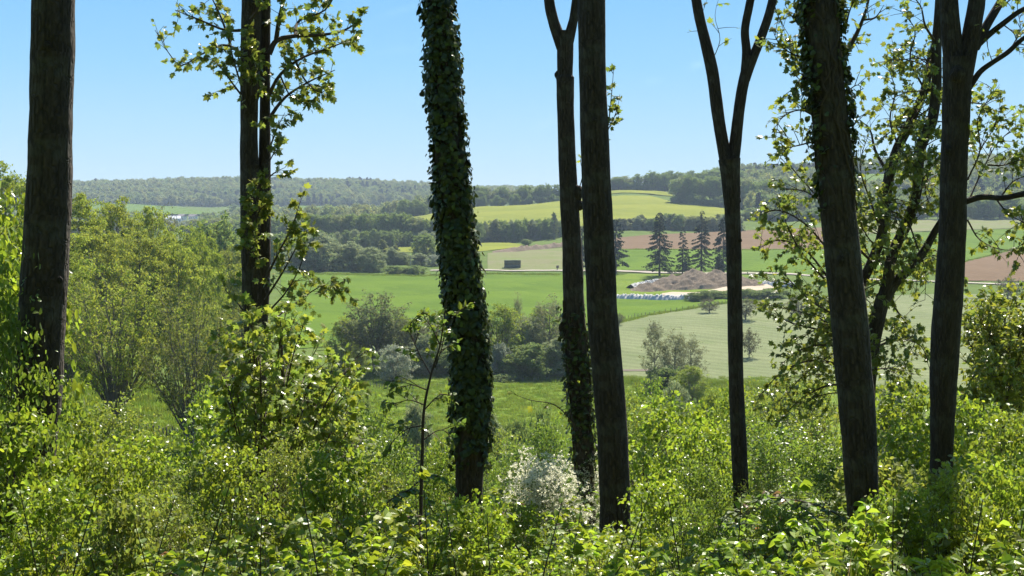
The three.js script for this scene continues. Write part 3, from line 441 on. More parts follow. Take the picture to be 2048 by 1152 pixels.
// golden-green wooded slope on the left
for (const [px, D, top, w, k, label] of [
  [-120, 200, 360, 190, 'hilldark', 'tall tree at the far left edge behind the leafy bough'], [15, 190, 345, 170, 'hillwood2', 'tall tree rising highest left of the big bare trunk'], [160, 215, 398, 130, 'hillwood', 'golden tree topping the slope just past the big bare trunk'], [235, 225, 412, 120, 'hilldark', 'olive tree second along the top of the golden slope'], [300, 240, 424, 110, 'hillwood', 'golden tree third along the top of the golden slope'], [355, 250, 470, 130, 'hillwood2', 'fresh green tree at the lower end of the golden slope'],
  [70, 170, 440, 190, 'hillwood', 'golden tree behind the big bare trunk'], [190, 180, 470, 150, 'hilldark', 'green tree in the middle of the golden slope'], [275, 190, 480, 150, 'hilldark', 'olive-brown tree in the middle of the golden slope'], [350, 195, 500, 140, 'hillwood', 'yellow tree low on the golden slope'], [405, 210, 490, 90, 'hillwood2', 'yellow-green tree behind the twin-stemmed tree'], [120, 150, 520, 130, 'hillwood2', 'green tree under the golden slope beside the big bare trunk'],
  [432, 330, 452, 130, 'round2', 'broad dome-shaped tree with visible limbs beyond the golden slope'], [400, 300, 462, 70, 'hillwood2', 'yellow-green tree beside the broad dome-shaped tree'], [465, 300, 505, 80, 'hilldark', 'dark tree under the broad dome-shaped tree'], [330, 330, 432, 70, 'sparse', 'half-bare tree at the end of the golden slope'], [480, 230, 545, 110, 'hilldark', 'dark tree close behind the twin-stemmed tree'],
]) plant(k, 'slope_tree', label, 'tree', null, px, D, top, w * 1.1);
// pollards round the clearing
for (const [px, D, top, w, k, label] of [[222, 116, 540, 250, 'pollard', 'large golden pollard with fanning rods beside the big bare trunk'], [372, 112, 595, 200, 'pollard2', 'golden pollard on a dark bole at the clearing edge'], [470, 128, 620, 140, 'pollard2', 'pollard mostly behind the twin-stemmed tree'], [130, 128, 575, 170, 'pollard2', 'pollard half hidden behind the big bare trunk'], [40, 130, 500, 200, 'pollard', 'pollard beyond the leafy edge at the far left']]) plant(k, 'pollard_tree', label, 'tree', null, px, D, top, w);

// ------------------------------------------------------------------ valley things: bales, heap, fences, pole, houses
{
  const r = rng(90), straw = std({ map: groundTex([0.13, 0.11, 0.065], [0.20, 0.17, 0.10], [0.25, 0.21, 0.13], 3, {}) }), wrap = std({ color: new THREE.Color(0.12, 0.14, 0.07) });
  const D = hit(1025, 537, 400), c = at(1025, D), t = thing('bale_stack', 'dark stack of round bales standing on the field by the road', 'bale stack');
  t.position.copy(c); const bale = new THREE.CylinderGeometry(1.0, 1.0, 2.0, 20, 3); bale.rotateZ(Math.PI / 2);
  for (let lvl = 0; lvl < 2; lvl++) for (let i = 0; i < 4; i++) for (let j = 0; j < 2; j++) { const b = part(t, 'bale', bale, straw); b.position.set((i - 1.5) * 2.04, 1 + lvl * 1.98, (j - 0.5) * 2.05); b.rotation.set(r() * 6, (r() - 0.5) * 0.06, 0); }
  const cover = new THREE.BoxGeometry(8.4, 0.12, 4.3, 24, 1, 8), p = cover.attributes.position; for (let i = 0; i < p.count; i++) p.setY(i, p.getY(i) + 0.25 * (fbm(p.getX(i) * 0.7 + 5, p.getZ(i) * 0.7 + 5, 3) - 0.5)); cover.computeVertexNormals();
  part(t, 'cover_sheet', cover, wrap).position.y = 4.12; shade(t);
}
{ // spoil heap of brown earth with pale levelled stone and white sheeting round it
  const gy = (px, py) => { const D = hit(px, py, 350); return [D, at(px, D)]; };
  const earth = std({ map: groundTex([0.175, 0.125, 0.076], [0.225, 0.165, 0.103], [0.27, 0.21, 0.14], 14, { contrast: 2 }), bumpMap: noiseBump, bumpScale: 0.3 });
  const pale = std({ map: groundTex([0.34, 0.27, 0.18], [0.40, 0.32, 0.22], [0.28, 0.22, 0.15], 20, {}) });
  const g = sheet(110, 60, (a, b) => { const x = (a - 0.5) * 60, z = (0.5 - b) * 26, e = Math.max(0, 1 - (Math.abs(x) / 30) ** 2.6) * Math.max(0, 1 - (Math.abs(z) / 13) ** 2.2); let h = 0; for (const [cx, cz, hh, w] of [[-21, 3, 3.4, 8], [-10, -3, 5.6, 10], [-1, -4, 7.6, 11], [8, -2, 6.6, 11], [16, 1, 5.2, 9], [2, 5, 3.8, 8], [-5, 4, 4.2, 7], [23, 3, 3.4, 7], [14, 6, 3.6, 7]]) h = Math.max(h, hh * Math.max(0, 1 - Math.hypot(x - cx, (z - cz) * 1.1) / (w * 1.35))); h += (fbm(x * 0.5 + 40, z * 0.5 + 40, 4) - 0.5) * 1.6; const q = at(1396, 512); return V(q.x + x, H(q.x + x, q.z + z) + Math.max(0, h * Math.min(1, e * 2.2)) - 0.25 + e * 0.4, q.z + z); });
  const t = thing('spoil_heap', 'ridged heap of dug brown earth in front of the spruces', 'earth heap'); part(t, 'earth', g, earth); shade(t);
  field('stone_yard', 'pale levelled stone surface around the earth heap', [[1325, 594], [1345, 595], [1400, 595], [1480, 588], [1530, 584], [1550, 582]], [[1325, 591], [1345, 588], [1400, 589], [1480, 572], [1530, 570], [1550, 578]], pale, { from: 380, lift: 0.45 });
  const white = new THREE.MeshStandardMaterial({ color: new THREE.Color(0.46, 0.44, 0.39), roughness: 0.9 });
  const bank = (name, label, pts, hgt) => { const cv = frameAlong(pts.map(([px, py]) => at(px, hit(px, py, 350)))), gg = sheet(160, 10, (s, v) => { const p = cv.getPoint(s), T = cv.getTangent(s), n = fbm(s * 60, v * 5 + hgt, 3), x = p.x + T.z * (v - 0.5) * 4.6, z = p.z - T.x * (v - 0.5) * 4.6; return V(x, H(x, z) + hgt * Math.sin(Math.PI * clamp(v * 1.02, 0, 1)) * (0.5 + n) + 0.3, z + 0.5 * (n - 0.5)); }); const tt = thing(name, label, 'plastic sheeting'); part(tt, 'sheet', gg, white); shade(tt); };
  bank('white_sheeting', 'crumpled white plastic sheeting along the near foot of the heap', [[1236, 598], [1300, 600], [1390, 599]], 1.7);
  bank('white_sheeting', 'white sheeting on the bank behind the low end of the heap', [[1262, 578], [1300, 570], [1338, 566]], 1.6);
  bank('white_sheeting', 'white sheeting along the heap near the Y-forked trunk', [[1470, 574], [1520, 572], [1590, 574]], 1.6);
  row(10, 1385, 1560, hit(1385, 602, 380), hit(1560, 596, 380), 584, 580, 50, ['bush', 'dark'], 'heap_bramble', 'dark green bramble growing along the near bank of the heap', 'bush', 'brambles on the near bank of the heap', 0.5);
  // dug ridge beside the bale field
  const rg = frameAlong([[985, 505], [1040, 502], [1090, 497], [1125, 493]].map(([px, py]) => at(px, hit(px, py, 500))));
  const g2 = sheet(140, 12, (s, v) => { const p = rg.getPoint(s), x = p.x, z = p.z + (0.5 - v) * 12; return V(x, H(x, z) + Math.max(0, Math.sin(Math.PI * v)) * (0.7 + 3.2 * fbm(x * 0.35 + 90, z * 0.35 + 90, 4) * Math.min(1, s * 5)), z); });
  const t2 = thing('soil_bank', 'low bank of dug brown soil at the back of the bale field', 'soil bank'); part(t2, 'earth', g2, earth); shade(t2);
}
{ // fences: round posts and two wires
  const wood = std({ color: new THREE.Color(0.16, 0.13, 0.10) }), wireM = std({ color: new THREE.Color(0.25, 0.25, 0.25), metalness: 0.6, roughness: 0.5 });
  const fence = (label, pts, n, h) => { const t = thing('wire_fence', label, 'fence'), cv = frameAlong(pts.map(([px, py]) => at(px, hit(px, py, 100)))), pg = new THREE.CylinderGeometry(0.06, 0.07, 1, 7), tops = []; pg.translate(0, 0.5, 0); const r = rng(n);
    for (let i = 0; i <= n; i++) { const p = cv.getPoint(i / n), m = part(t, 'post', pg, wood), hh = h * (0.85 + 0.3 * r()); p.y = H(p.x, p.z) - 0.1; m.position.copy(p); m.scale.set(1.4, hh, 1.4); m.rotation.set((r() - 0.5) * 0.12, 0, (r() - 0.5) * 0.12); tops.push(p.clone().setY(p.y + h * 0.8)); }
    for (const k of [0, -0.45]) part(t, 'wire', tube(tops.map((p) => p.clone().setY(p.y + k * h)), tops.map(() => 0.012), 3, n * 2), wireM); shade(t); };
  fence('wire fence between the mown meadow and the green strip below the heap', [[1238, 642], [1300, 631], [1400, 616], [1470, 606], [1560, 600]], 36, 1.5);
  fence('wire fence across the near pasture below the white-flowering bush', [[700, 772], [745, 777], [780, 780], [850, 778], [1000, 766], [1140, 764]], 30, 1.2);
  fence('short wire fence at the back of the small clearing', [[270, 872], [310, 876], [331, 877], [345, 876], [400, 872]], 12, 1.3);
  const pole = thing('utility_pole', 'slim pale pole standing behind the clipped hedge', 'pole'), q = at(821, 590); part(pole, 'post', tube([V(0, -0.2, 0), V(0, 3, 0), V(0.03, 8.2, 0)], [0.13, 0.11, 0.09], 8, 6), std({ color: new THREE.Color(0.4, 0.38, 0.34) })); part(pole, 'cap', new THREE.ConeGeometry(0.12, 0.2, 8), wood).position.set(0.03, 8.28, 0); pole.position.copy(q); shade(pole);
  const sg = thing('gate_post', 'small dark marker post beside the road near the slim trunk', 'post'), q2 = at(1115, hit(1115, 541, 400)); part(sg, 'post', tube([V(0, -0.2, 0), V(0, 0.8, 0), V(0, 1.7, 0)], [0.2, 0.2, 0.18], 8, 4), wood); part(sg, 'panel', new THREE.BoxGeometry(1.3, 1.2, 0.08), wood).position.set(0.1, 1.8, 0.2); sg.position.copy(q2); shade(sg);
}
{ // far village roofs
  const wall = std({ color: new THREE.Color(0.62, 0.60, 0.57) }), roofW = std({ color: new THREE.Color(0.55, 0.56, 0.58), roughness: 0.6 }), roofD = std({ color: new THREE.Color(0.20, 0.17, 0.16) }), dark = std({ color: new THREE.Color(0.03, 0.035, 0.04), roughness: 0.3 });
  for (const [px, D, w, h, d, rm, base, label] of [[325, 1560, 16, 5, 12, roofW, 440, 'long white farm shed in the far valley, the lowest'], [349, 1580, 14, 4.5, 11, roofW, 438, 'second white farm shed in the far valley, nearest the golden slope end'], [364, 1620, 9, 5, 9, roofD, 434, 'small white house above the farm sheds in the far valley'], [386, 1640, 9, 5, 9, roofD, 434, 'small pale house furthest along the far village'], [338, 1600, 8, 5, 8, roofD, 438, 'small house between the two white farm sheds']]) {
    const t = thing('village_house', label, 'house', null), p = at(px, D); p.y = Math.max(p.y, P(px, base + 6, D).y);
    const ground = at(px, D).y, gh = p.y - ground;
    part(t, 'wall', new THREE.BoxGeometry(w, h + gh, d), wall).position.y = (h - gh) / 2;
    const s = new THREE.Shape([new THREE.Vector2(-d / 2 - 0.5, 0), new THREE.Vector2(d / 2 + 0.5, 0), new THREE.Vector2(0, d * 0.3)]), g = new THREE.ExtrudeGeometry(s, { depth: w + 1, bevelEnabled: false }); g.translate(0, 0, -(w + 1) / 2); g.rotateY(Math.PI / 2); part(t, 'roof', g, rm).position.y = h + 0.003;
    for (let i = 0; i < 3; i++) { const wn = part(t, 'window', new THREE.BoxGeometry(1.2, 1.3, 0.12), dark); wn.position.set((i - 1) * w * 0.28, h * 0.55, d / 2 + 0.03); part(wn, 'sill', new THREE.BoxGeometry(1.4, 0.12, 0.3), wall).position.set(0, -0.72, 0.05); }
    part(t, 'door', new THREE.BoxGeometry(1.2, 2.2, 0.14), dark).position.set(w * 0.42, 1.1, d / 2 + 0.03);
    t.position.copy(p); t.rotation.y = (px % 7) * 0.1 - 0.3; shade(t);
  }
}
{ // stream bank between pasture and mown meadow
  const bankSoil = std({ map: groundTex([0.10, 0.075, 0.05], [0.14, 0.11, 0.075], [0.18, 0.15, 0.11], 6, {}) });
  band('stream_bank', 'bare brown stream bank at the foot of the mown meadow', [[1225, 771], [1250, 774], [1280, 776], [1310, 776], [1340, 775]], 3.4, bankSoil, 0.3);
  const r = rng(44), L = new Leaves(); // grass tufts of the near meadows
  for (let i = 0; i < 60; i++) { const a = r() * 6.283, d = V(Math.cos(a) * 0.5, 1, Math.sin(a) * 0.5).normalize(), s = 0.2 + 0.25 * r(); L.leaf(V(gauss(r) * 0.5, 0, gauss(r) * 0.5), d, V(Math.cos(a), 0.2, Math.sin(a)).normalize(), s, 0.05, tint(r, [0.165, 0.235, 0.026], 0.3, 0.12), NARROW, 0.1, 0.3); }
  const spots = []; for (let i = 0; i < 24000; i++) { const px = 520 + r() * 1100, D = 100 + 190 * r(); spots.push([px, D]); } for (let i = 0; i < 3500; i++) spots.push([100 + r() * 380, 90 + 60 * r()]);
  const margin = (line, n, from, wide) => { for (let i = 0; i < n; i++) { const px = lerp(line[0][0], line.at(-1)[0], r()), D = hit(px, edge(line, px), from); spots.push([px, D + gauss(r) * wide, 1.4]); } };
  margin([[1225, 650], [1300, 632], [1460, 607], [1560, 601]], 350, 300, 1); margin([[1225, 760], [1300, 764], [1700, 777], [2100, 795]], 2200, 200, 2.5); margin([[690, 740], [800, 752], [1000, 757], [1150, 764]], 1500, 200, 3); margin([[560, 549], [700, 550], [840, 553], [985, 549], [1120, 550]], 1200, 400, 3); margin([[1215, 500], [1300, 500], [1500, 501], [1640, 500]], 600, 500, 1.5); margin([[1880, 533], [1925, 526], [2048, 496]], 300, 500, 1.5);
  const m = new THREE.InstancedMesh(L.geo(), leafFar, spots.length), q = new THREE.Quaternion(), mt = new THREE.Matrix4(); m.name = 'grass'; m.userData = { kind: 'stuff', label: 'tufted grass of the near pastures', category: 'grass' };
  spots.forEach(([px, D, tall = 1], i) => { const p = at(px, D), k = (0.7 + 0.9 * r()) * tall; q.setFromAxisAngle(V(0, 1, 0), r() * 6.283); m.setMatrixAt(i, mt.compose(p, q, V(k, k * (0.5 + r()), k))); const c = 0.75 + 0.5 * r(); m.setColorAt(i, new THREE.Color().setRGB(c * (0.9 + 0.3 * r()), c, c)); }); scene.add(shade(m));
}

// ------------------------------------------------------------------ the row of trees in front
/** a limb or trunk given as [photo x, photo y, photo width] at depth D (a fourth number shifts the depth) */
const limbGeo = (pts, D, sides = 9, wob = 0.06, seed = 1, seg = 0) => tube(pts.map(([x, y, w, dd = 0]) => P(x, y, D + dd)), pts.map(([, , w, dd = 0]) => w / 2 / F * (D + dd)), sides, seg || (pts.length - 1) * 8, wob, seed);
function toGround(pts, D) { const l = pts.at(-1), p = P(l[0], l[1], D), out = pts.slice(); const py = l[1] + (p.y - H(p.x, p.z) + 0.25) * F / D; out.push([l[0] + (l[0] - pts.at(-2)[0]) * 0.3, py, l[2] * 1.25]); return out; }
/** twigs with leaves along a branch; opt.leaf in metres */
function leafyBranch(W, L, pts, r0, o) {
  const { r, twig = 0.5, step = 0.16, leaf = 0.1, kindOf = 'maple', color = C.maple, per = 5, from = 0.15, droop = 0.2, spread = 1 } = o;
  const cv = frameAlong(pts), len = cv.getLength(), n = Math.max(2, Math.round(len / step));
  W.push(tube(pts, pts.map((_, i) => lerp(r0, r0 * 0.2, i / (pts.length - 1))), 6, Math.max(4, pts.length * 3), 0.05, pts[0].x));
  const put = (p, d) => { const nn = sph(r); nn.y = Math.abs(nn.y) + 0.25; nn.normalize(); const s = leaf * (0.55 + 0.75 * r()), c = tint(r, color, 0.28, 0.16); if (kindOf === 'maple') L.fan(p, d, nn, s, c, MAPLE, 0.18); else L.leaf(p, d, nn, s, s * 0.62, c, OVATE, 0.3, 0.2); };
  for (let i = 0; i < n; i++) {
    const q = from + (1 - from) * (i + r()) / n, p = cv.getPoint(q), T = cv.getTangent(q), l = twig * (0.4 + 0.9 * r()) * (1.1 - 0.5 * q), d = sph(r).multiplyScalar(spread).addScaledVector(T, 0.7); d.y += 0.15; d.normalize();
    const e = p.clone().addScaledVector(d, l), mid = p.clone().lerp(e, 0.55); e.y -= droop * l * 0.5;
    W.push(tube([p, mid, e], [0.006, 0.004, 0.002], 3, 3)); const c2 = frameAlong([p, mid, e]);
    const k = Math.round(per * (0.5 + r())); for (let j = 0; j < k; j++) { const t = 0.35 + 0.65 * (j + r()) / k, b = c2.getPoint(Math.min(1, t)), dd = sph(r).multiplyScalar(0.8).addScaledVector(d, 0.6); dd.y -= 0.35; dd.normalize(); put(b.addScaledVector(sph(r), 0.02), dd); }
  }
}
const px3 = (D) => ([x, y, dd = 0]) => P(x, y, D + dd);
function tree(name, label, D, trunk, limbs = [], seed = 1, wm = bark) { const t = thing(name, label, 'tree'); part(t, 'trunk', limbGeo(toGround(trunk, D), D, 26, 0.07, seed, 90), wm); for (const l of limbs) part(t, 'limb', limbGeo(l, D, 14, 0.07, seed + 3), wm); return t; }
function foliage(t, branches, D, o, lm = leafTree) { const W = [], L = new Leaves(), r = rng(o.seed); for (const [pts, w, extra] of branches) leafyBranch(W, L, pts.map(px3(D)), w / 2 / F * D, { r, ...o, ...extra }); part(t, 'branches', merge(W), twigMat); const f = part(t, 'crown', L.geo(), lm); return f; }
function knot(t, px, py, w, D, side = 0.3) { const g = new THREE.SphereGeometry(1, 14, 10), p = g.attributes.position; for (let i = 0; i < p.count; i++) { const k = 1 + 0.5 * (fbm(p.getX(i) * 2 + px, p.getY(i) * 2 + py, 3) - 0.5); p.setXYZ(i, p.getX(i) * k, p.getY(i) * k, p.getZ(i) * k); } g.computeVertexNormals(); const m = part(t.children[0], 'knot', g, bark), R = w / 2 / F * D; m.position.copy(P(px, py, D - side)); m.scale.set(R, R * 1.25, R * 0.8); }
const trees = {};
trees.bigBare = tree('bare_trunk_tree', 'thick bare dark trunk standing nearest the picture edge, no branches', 12.5, [[112, -900, 74], [110, -400, 78], [107, 0, 82], [103, 200, 83], [99, 350, 86], [92, 500, 91], [84, 640, 92], [76, 780, 93], [68, 900, 88], [60, 1040, 90]], [], 3);
trees.twin = tree('twin_stem_tree', 'twin-stemmed maple trunk with clusters of young leaves along it', 20, [[505, -600, 34], [504, -200, 37], [503, 0, 39], [500, 120, 38], [498, 260, 34], [502, 420, 42], [508, 580, 48], [512, 720, 42], [514, 850, 40]], [[[536, -600, 16, 0.2], [533, -200, 18, 0.2], [531, 0, 20, 0.2], [530, 200, 21, 0.2], [529, 380, 26, 0.1], [527, 560, 27, 0], [518, 740, 22, 0]]], 5);
trees.ivyClad = tree('ivy_clad_tree', 'leaning trunk wrapped thickly in ivy from top to knee', 15, [[862, -500, 46], [870, -200, 48], [878, 0, 44], [890, 200, 50], [906, 400, 57], [924, 560, 60], [938, 700, 60], [942, 850, 59], [938, 980, 56]], [], 7);
trees.slim = tree('slim_forked_tree', 'slim knobbly trunk forking near the top beside the thick one', 20, [[1131, 62, 34], [1130, 150, 30], [1130, 155, 36], [1131, 230, 33], [1137, 380, 36], [1144, 500, 40], [1149, 640, 44], [1158, 780, 42], [1170, 950, 36]], [[[1082, -500, 15], [1090, -160, 18], [1098, 0, 21], [1108, 45, 22], [1126, 95, 26]], [[1190, -500, 13], [1165, -150, 15], [1152, 0, 17], [1147, 40, 18], [1134, 90, 24]]], 9);
trees.thick = tree('thick_bare_tree', 'thick straight bare trunk in the middle of the row', 16, [[1172, -700, 50], [1178, -250, 52], [1183, 0, 54], [1185, 150, 54], [1191, 330, 58], [1199, 500, 60], [1206, 640, 62], [1218, 780, 63], [1226, 900, 62], [1230, 1010, 62]], [], 11);
trees.yFork = tree('y_forked_tree', 'slender trunk splitting into a tall Y against the sky', 20, [[1458, 318, 44], [1461, 350, 38], [1465, 420, 31], [1468, 520, 30], [1470, 650, 30], [1473, 780, 30], [1478, 900, 32], [1484, 1040, 31]], [[[1360, -400, 14], [1382, -80, 17], [1396, 20, 20], [1410, 80, 21], [1424, 140, 24], [1436, 230, 24], [1446, 290, 25], [1457, 345, 28]], [[1500, 112, 22], [1486, 170, 22], [1477, 230, 22], [1470, 290, 24], [1462, 345, 26]], [[1525, -300, 12], [1512, -60, 14], [1499, 10, 16], [1490, 60, 16], [1493, 105, 18], [1490, 160, 20]], [[1590, -300, 13], [1560, -90, 15], [1543, 10, 17], [1524, 70, 18], [1506, 115, 19], [1490, 160, 20]]], 13);
trees.ivySided = tree('ivy_sided_tree', 'thick leaning trunk with ivy on its upper flanks', 14, [[1592, -700, 58], [1622, -250, 62], [1638, 0, 64], [1650, 120, 66], [1660, 220, 68], [1672, 380, 70], [1690, 560, 72], [1704, 700, 74], [1716, 850, 72], [1728, 1060, 62]], [], 15);
trees.curved = tree('curved_twin_tree', 'thin curving double-stemmed tree crossing behind the forked trunk', 22, [[1768, 590, 30], [1755, 640, 29], [1746, 690, 28], [1738, 760, 29], [1734, 850, 30]], [
  [[1890, -300, 14], [1878, 20, 17], [1873, 88, 20], [1873, 174, 20], [1864, 241, 22], [1840, 300, 22], [1834, 380, 21], [1817, 441, 21], [1790, 495, 21], [1780, 530, 22], [1776, 560, 24], [1766, 600, 27]],
  [[1884, -200, 12, 0.6], [1872, 78, 14, 0.6], [1861, 120, 15, 0.6], [1848, 182, 17, 0.6], [1816, 254, 19, 0.6], [1794, 300, 20, 0.6], [1779, 350, 21, 0.6], [1771, 404, 21, 0.6], [1763, 472, 20, 0.6], [1744, 522, 20, 0.5], [1718, 585, 21, 0.4], [1712, 680, 22, 0.2], [1728, 790, 24, 0]],
  [[1895, 420, 10], [1870, 462, 14], [1846, 505, 17], [1818, 538, 19], [1790, 566, 21], [1766, 605, 24]]], 17);
trees.forked = tree('forked_trunk_tree', 'stout trunk forking in two high up with boughs reaching outward', 17, [[1918, 115, 62], [1914, 170, 56], [1911, 250, 52], [1907, 380, 52], [1903, 500, 54], [1895, 620, 56], [1888, 740, 55], [1884, 880, 46], [1882, 960, 44]], [
  [[1893, -600, 30], [1896, -200, 34], [1898, 0, 36], [1902, 60, 38], [1912, 150, 42]], [[1985, -500, 26], [1968, -180, 29], [1954, 0, 32], [1944, 60, 36], [1924, 160, 40]],
  [[2035, -60, 14, 0.2], [2003, 0, 16, 0.2], [1975, 48, 17, 0.1], [1950, 95, 20, 0]], [[2110, 0, 9, -0.3], [2048, 18, 10, -0.2], [2005, 48, 11, -0.1], [1975, 72, 12, 0], [1945, 100, 14, 0]],
  [[2120, 40, 8, -0.4], [2048, 76, 9, -0.3], [2015, 105, 10, -0.2], [1985, 125, 10, -0.1], [1962, 142, 11, 0], [1938, 175, 13, 0]], [[2130, 380, 11, -0.6], [2048, 388, 12, -0.4], [2005, 396, 11, -0.2], [1965, 394, 12, -0.1], [1925, 405, 13, 0]]], 19);

for (const [k, px, py, w, D, sd] of [['bigBare', 95, 90, 14, 12.5, 0.2], ['bigBare', 120, 560, 12, 12.5, 0.2], ['bigBare', 50, 695, 26, 12.5, 0.05], ['slim', 1117, 150, 16, 20, 0], ['slim', 1154, 385, 26, 20, 0.05], ['slim', 1158, 410, 18, 20, 0.05], ['slim', 1128, 655, 20, 20, 0.05], ['slim', 1160, 560, 14, 20, 0.1], ['thick', 1190, 240, 10, 16, 0.18], ['thick', 1214, 700, 10, 16, 0.19], ['yFork', 1476, 400, 12, 20, 0.05], ['yFork', 1480, 480, 8, 20, 0.1], ['ivySided', 1682, 520, 16, 14, 0.18], ['ivySided', 1722, 800, 14, 14, 0.16], ['forked', 1896, 300, 16, 17, 0.14], ['forked', 1915, 150, 30, 17, 0.16], ['forked', 1868, 690, 14, 17, 0.02], ['twin', 512, 330, 12, 20, 0.12]]) knot(trees[k], px, py, w, D, sd);
// leaves on the twin-stemmed maple: spray at the top, tufts down its side, mass round its foot
foliage(trees.twin, [
  [[[538, 108], [552, 82], [590, 72], [640, 70], [690, 60, 0.3], [722, 38, 0.3]], 12, {}], [[[552, 82], [560, 30], [580, -40], [610, -120]], 10, {}], [[[590, 72], [600, 40, 0.5], [650, 20, 0.6], [680, -30, 0.6]], 7, {}], [[[534, 200], [560, 150, -0.4], [600, 118, -0.5], [660, 95, -0.6], [700, 80, -0.5]], 8, {}],
  [[[536, 240], [570, 195, 0.3], [615, 165, 0.3], [670, 140, 0.4]], 8, {}], [[[590, 120], [610, 160], [640, 185], [655, 178]], 5, {}], [[[560, 150], [580, 190], [610, 210]], 4, {}],
  [[[495, 60], [450, 60, -0.3], [400, 40, -0.4], [350, 20, -0.5]], 7, { per: 3 }], [[[490, 110], [450, 90, 0.2], [400, 110, 0.3], [360, 130, 0.4], [310, 60, 0.4]], 6, { per: 3 }], [[[460, 85], [440, 30], [410, -30]], 6, {}], [[[485, 180], [470, 130, -0.4], [455, 70, -0.5]], 5, {}], [[[490, 200], [460, 160, -0.4], [430, 120, -0.5]], 5, {}],
  [[[500, 40, -0.4], [515, 20, -0.5], [530, -40, -0.5]], 6, { step: 0.08 }], [[[505, 190, -0.4], [500, 120, -0.5], [495, 50, -0.5]], 5, { step: 0.07, twig: 0.25 }], [[[512, 220, -0.4], [520, 150, -0.45], [515, 90, -0.45]], 5, { step: 0.07, twig: 0.25 }],
  [[[538, 300, -0.2], [555, 255, -0.2], [570, 225, -0.2]], 4, {}], [[[532, 360, -0.3], [550, 345, -0.4], [570, 335, -0.4]], 4, { step: 0.08 }], [[[520, 430, -0.4], [515, 390, -0.5], [525, 350, -0.5]], 4, { step: 0.06, twig: 0.25 }], [[[505, 470, -0.4], [520, 420, -0.5], [545, 400, -0.5]], 4, { step: 0.06, twig: 0.25 }],
  [[[530, 560, -0.3], [560, 500, -0.4], [585, 450, -0.4], [600, 405, -0.4]], 5, { step: 0.09 }], [[[530, 600, -0.3], [565, 545, -0.2], [595, 490, 0], [615, 450, 0]], 5, { step: 0.09 }], [[[505, 560, -0.4], [515, 500, -0.5], [500, 450, -0.5]], 4, { step: 0.09, twig: 0.25 }], [[[540, 620, -0.4], [575, 580, -0.5], [605, 520, -0.5], [612, 470, -0.5]], 4, { step: 0.07 }], [[[545, 640, -0.3], [600, 600, 0.2], [650, 570, 0.3], [690, 580, 0.3]], 4, { step: 0.07 }], [[[500, 640, -0.4], [470, 600, -0.5], [450, 580, -0.5]], 4, { step: 0.09 }], [[[515, 520, -0.5], [495, 480, -0.5], [500, 400, -0.5]], 3, { step: 0.06, twig: 0.22 }], [[[535, 330, -0.3], [550, 300, -0.3], [555, 280, -0.3]], 3, { step: 0.08, twig: 0.25 }],
], 20, { seed: 201, leaf: 0.105, step: 0.07, twig: 0.42, per: 7, color: C.maple });
{ // young maple in front of its foot
  const t = thing('maple_sapling', 'bushy young maple with glinting leaves at the foot of the twin-stemmed tree', 'sapling'), D = 17.5, b = [];
  const r = rng(210); for (let i = 0; i < 46; i++) { const x = 430 + 310 * r(), y = 575 + 300 * r() + Math.abs(x - 570) * 0.4, s = 545 + (x - 560) * 0.55; b.push([[[s, y + 130, (r() - 0.5) * 1.2], [lerp(s, x, 0.5), y + 50, (r() - 0.5) * 2], [x, y, (r() - 0.5) * 3.4]], 4, {}]); }
  foliage(t, b, D, { seed: 211, leaf: 0.105, step: 0.15, twig: 0.5, per: 5, color: [0.245, 0.305, 0.036] }, leafNear);
  part(t, 'stem', limbGeo(toGround([[560, 640, 5], [565, 760, 7], [555, 900, 9]], D), D, 8, 0.05, 4), twigMat); shade(t);
}
// leaves round the slim, ivy-sided, curved and forked trees
foliage(trees.slim, [[[[1150, 400], [1165, 350], [1160, 320]], 3, { step: 0.2, per: 3 }], [[[1150, 860, -0.4], [1135, 800, -0.4], [1130, 760, -0.4]], 4, { step: 0.4, per: 2 }], [[[1150, 850, -0.4], [1110, 810, -0.5], [1060, 800, -0.5], [1020, 785, -0.5]], 3, { step: 0.3, per: 1 }]], 20, { seed: 220, leaf: 0.09, twig: 0.3, per: 2, color: C.gold });
foliage(trees.thick, [[[[1196, 310, 0.05], [1214, 262, 0.05], [1222, 200, 0.1], [1228, 130, 0.1]], 4, { step: 0.09, per: 4 }], [[[1212, 268], [1232, 225], [1240, 190]], 2.5, { step: 0.09, per: 3 }]], 16, { seed: 222, leaf: 0.07, twig: 0.16, per: 3, color: C.maple });
foliage(trees.yFork, [[[[1420, 130], [1440, 80], [1430, 30], [1450, -40]], 2, { step: 0.3, per: 2 }], [[[1425, 100], [1400, 60], [1420, -20]], 2, { step: 0.3, per: 2 }], [[[1545, 0], [1560, 40, 0.2], [1590, 90, 0.3]], 3, { per: 3 }]], 20, { seed: 221, leaf: 0.09, twig: 0.35, per: 2, step: 0.2, color: C.maple });
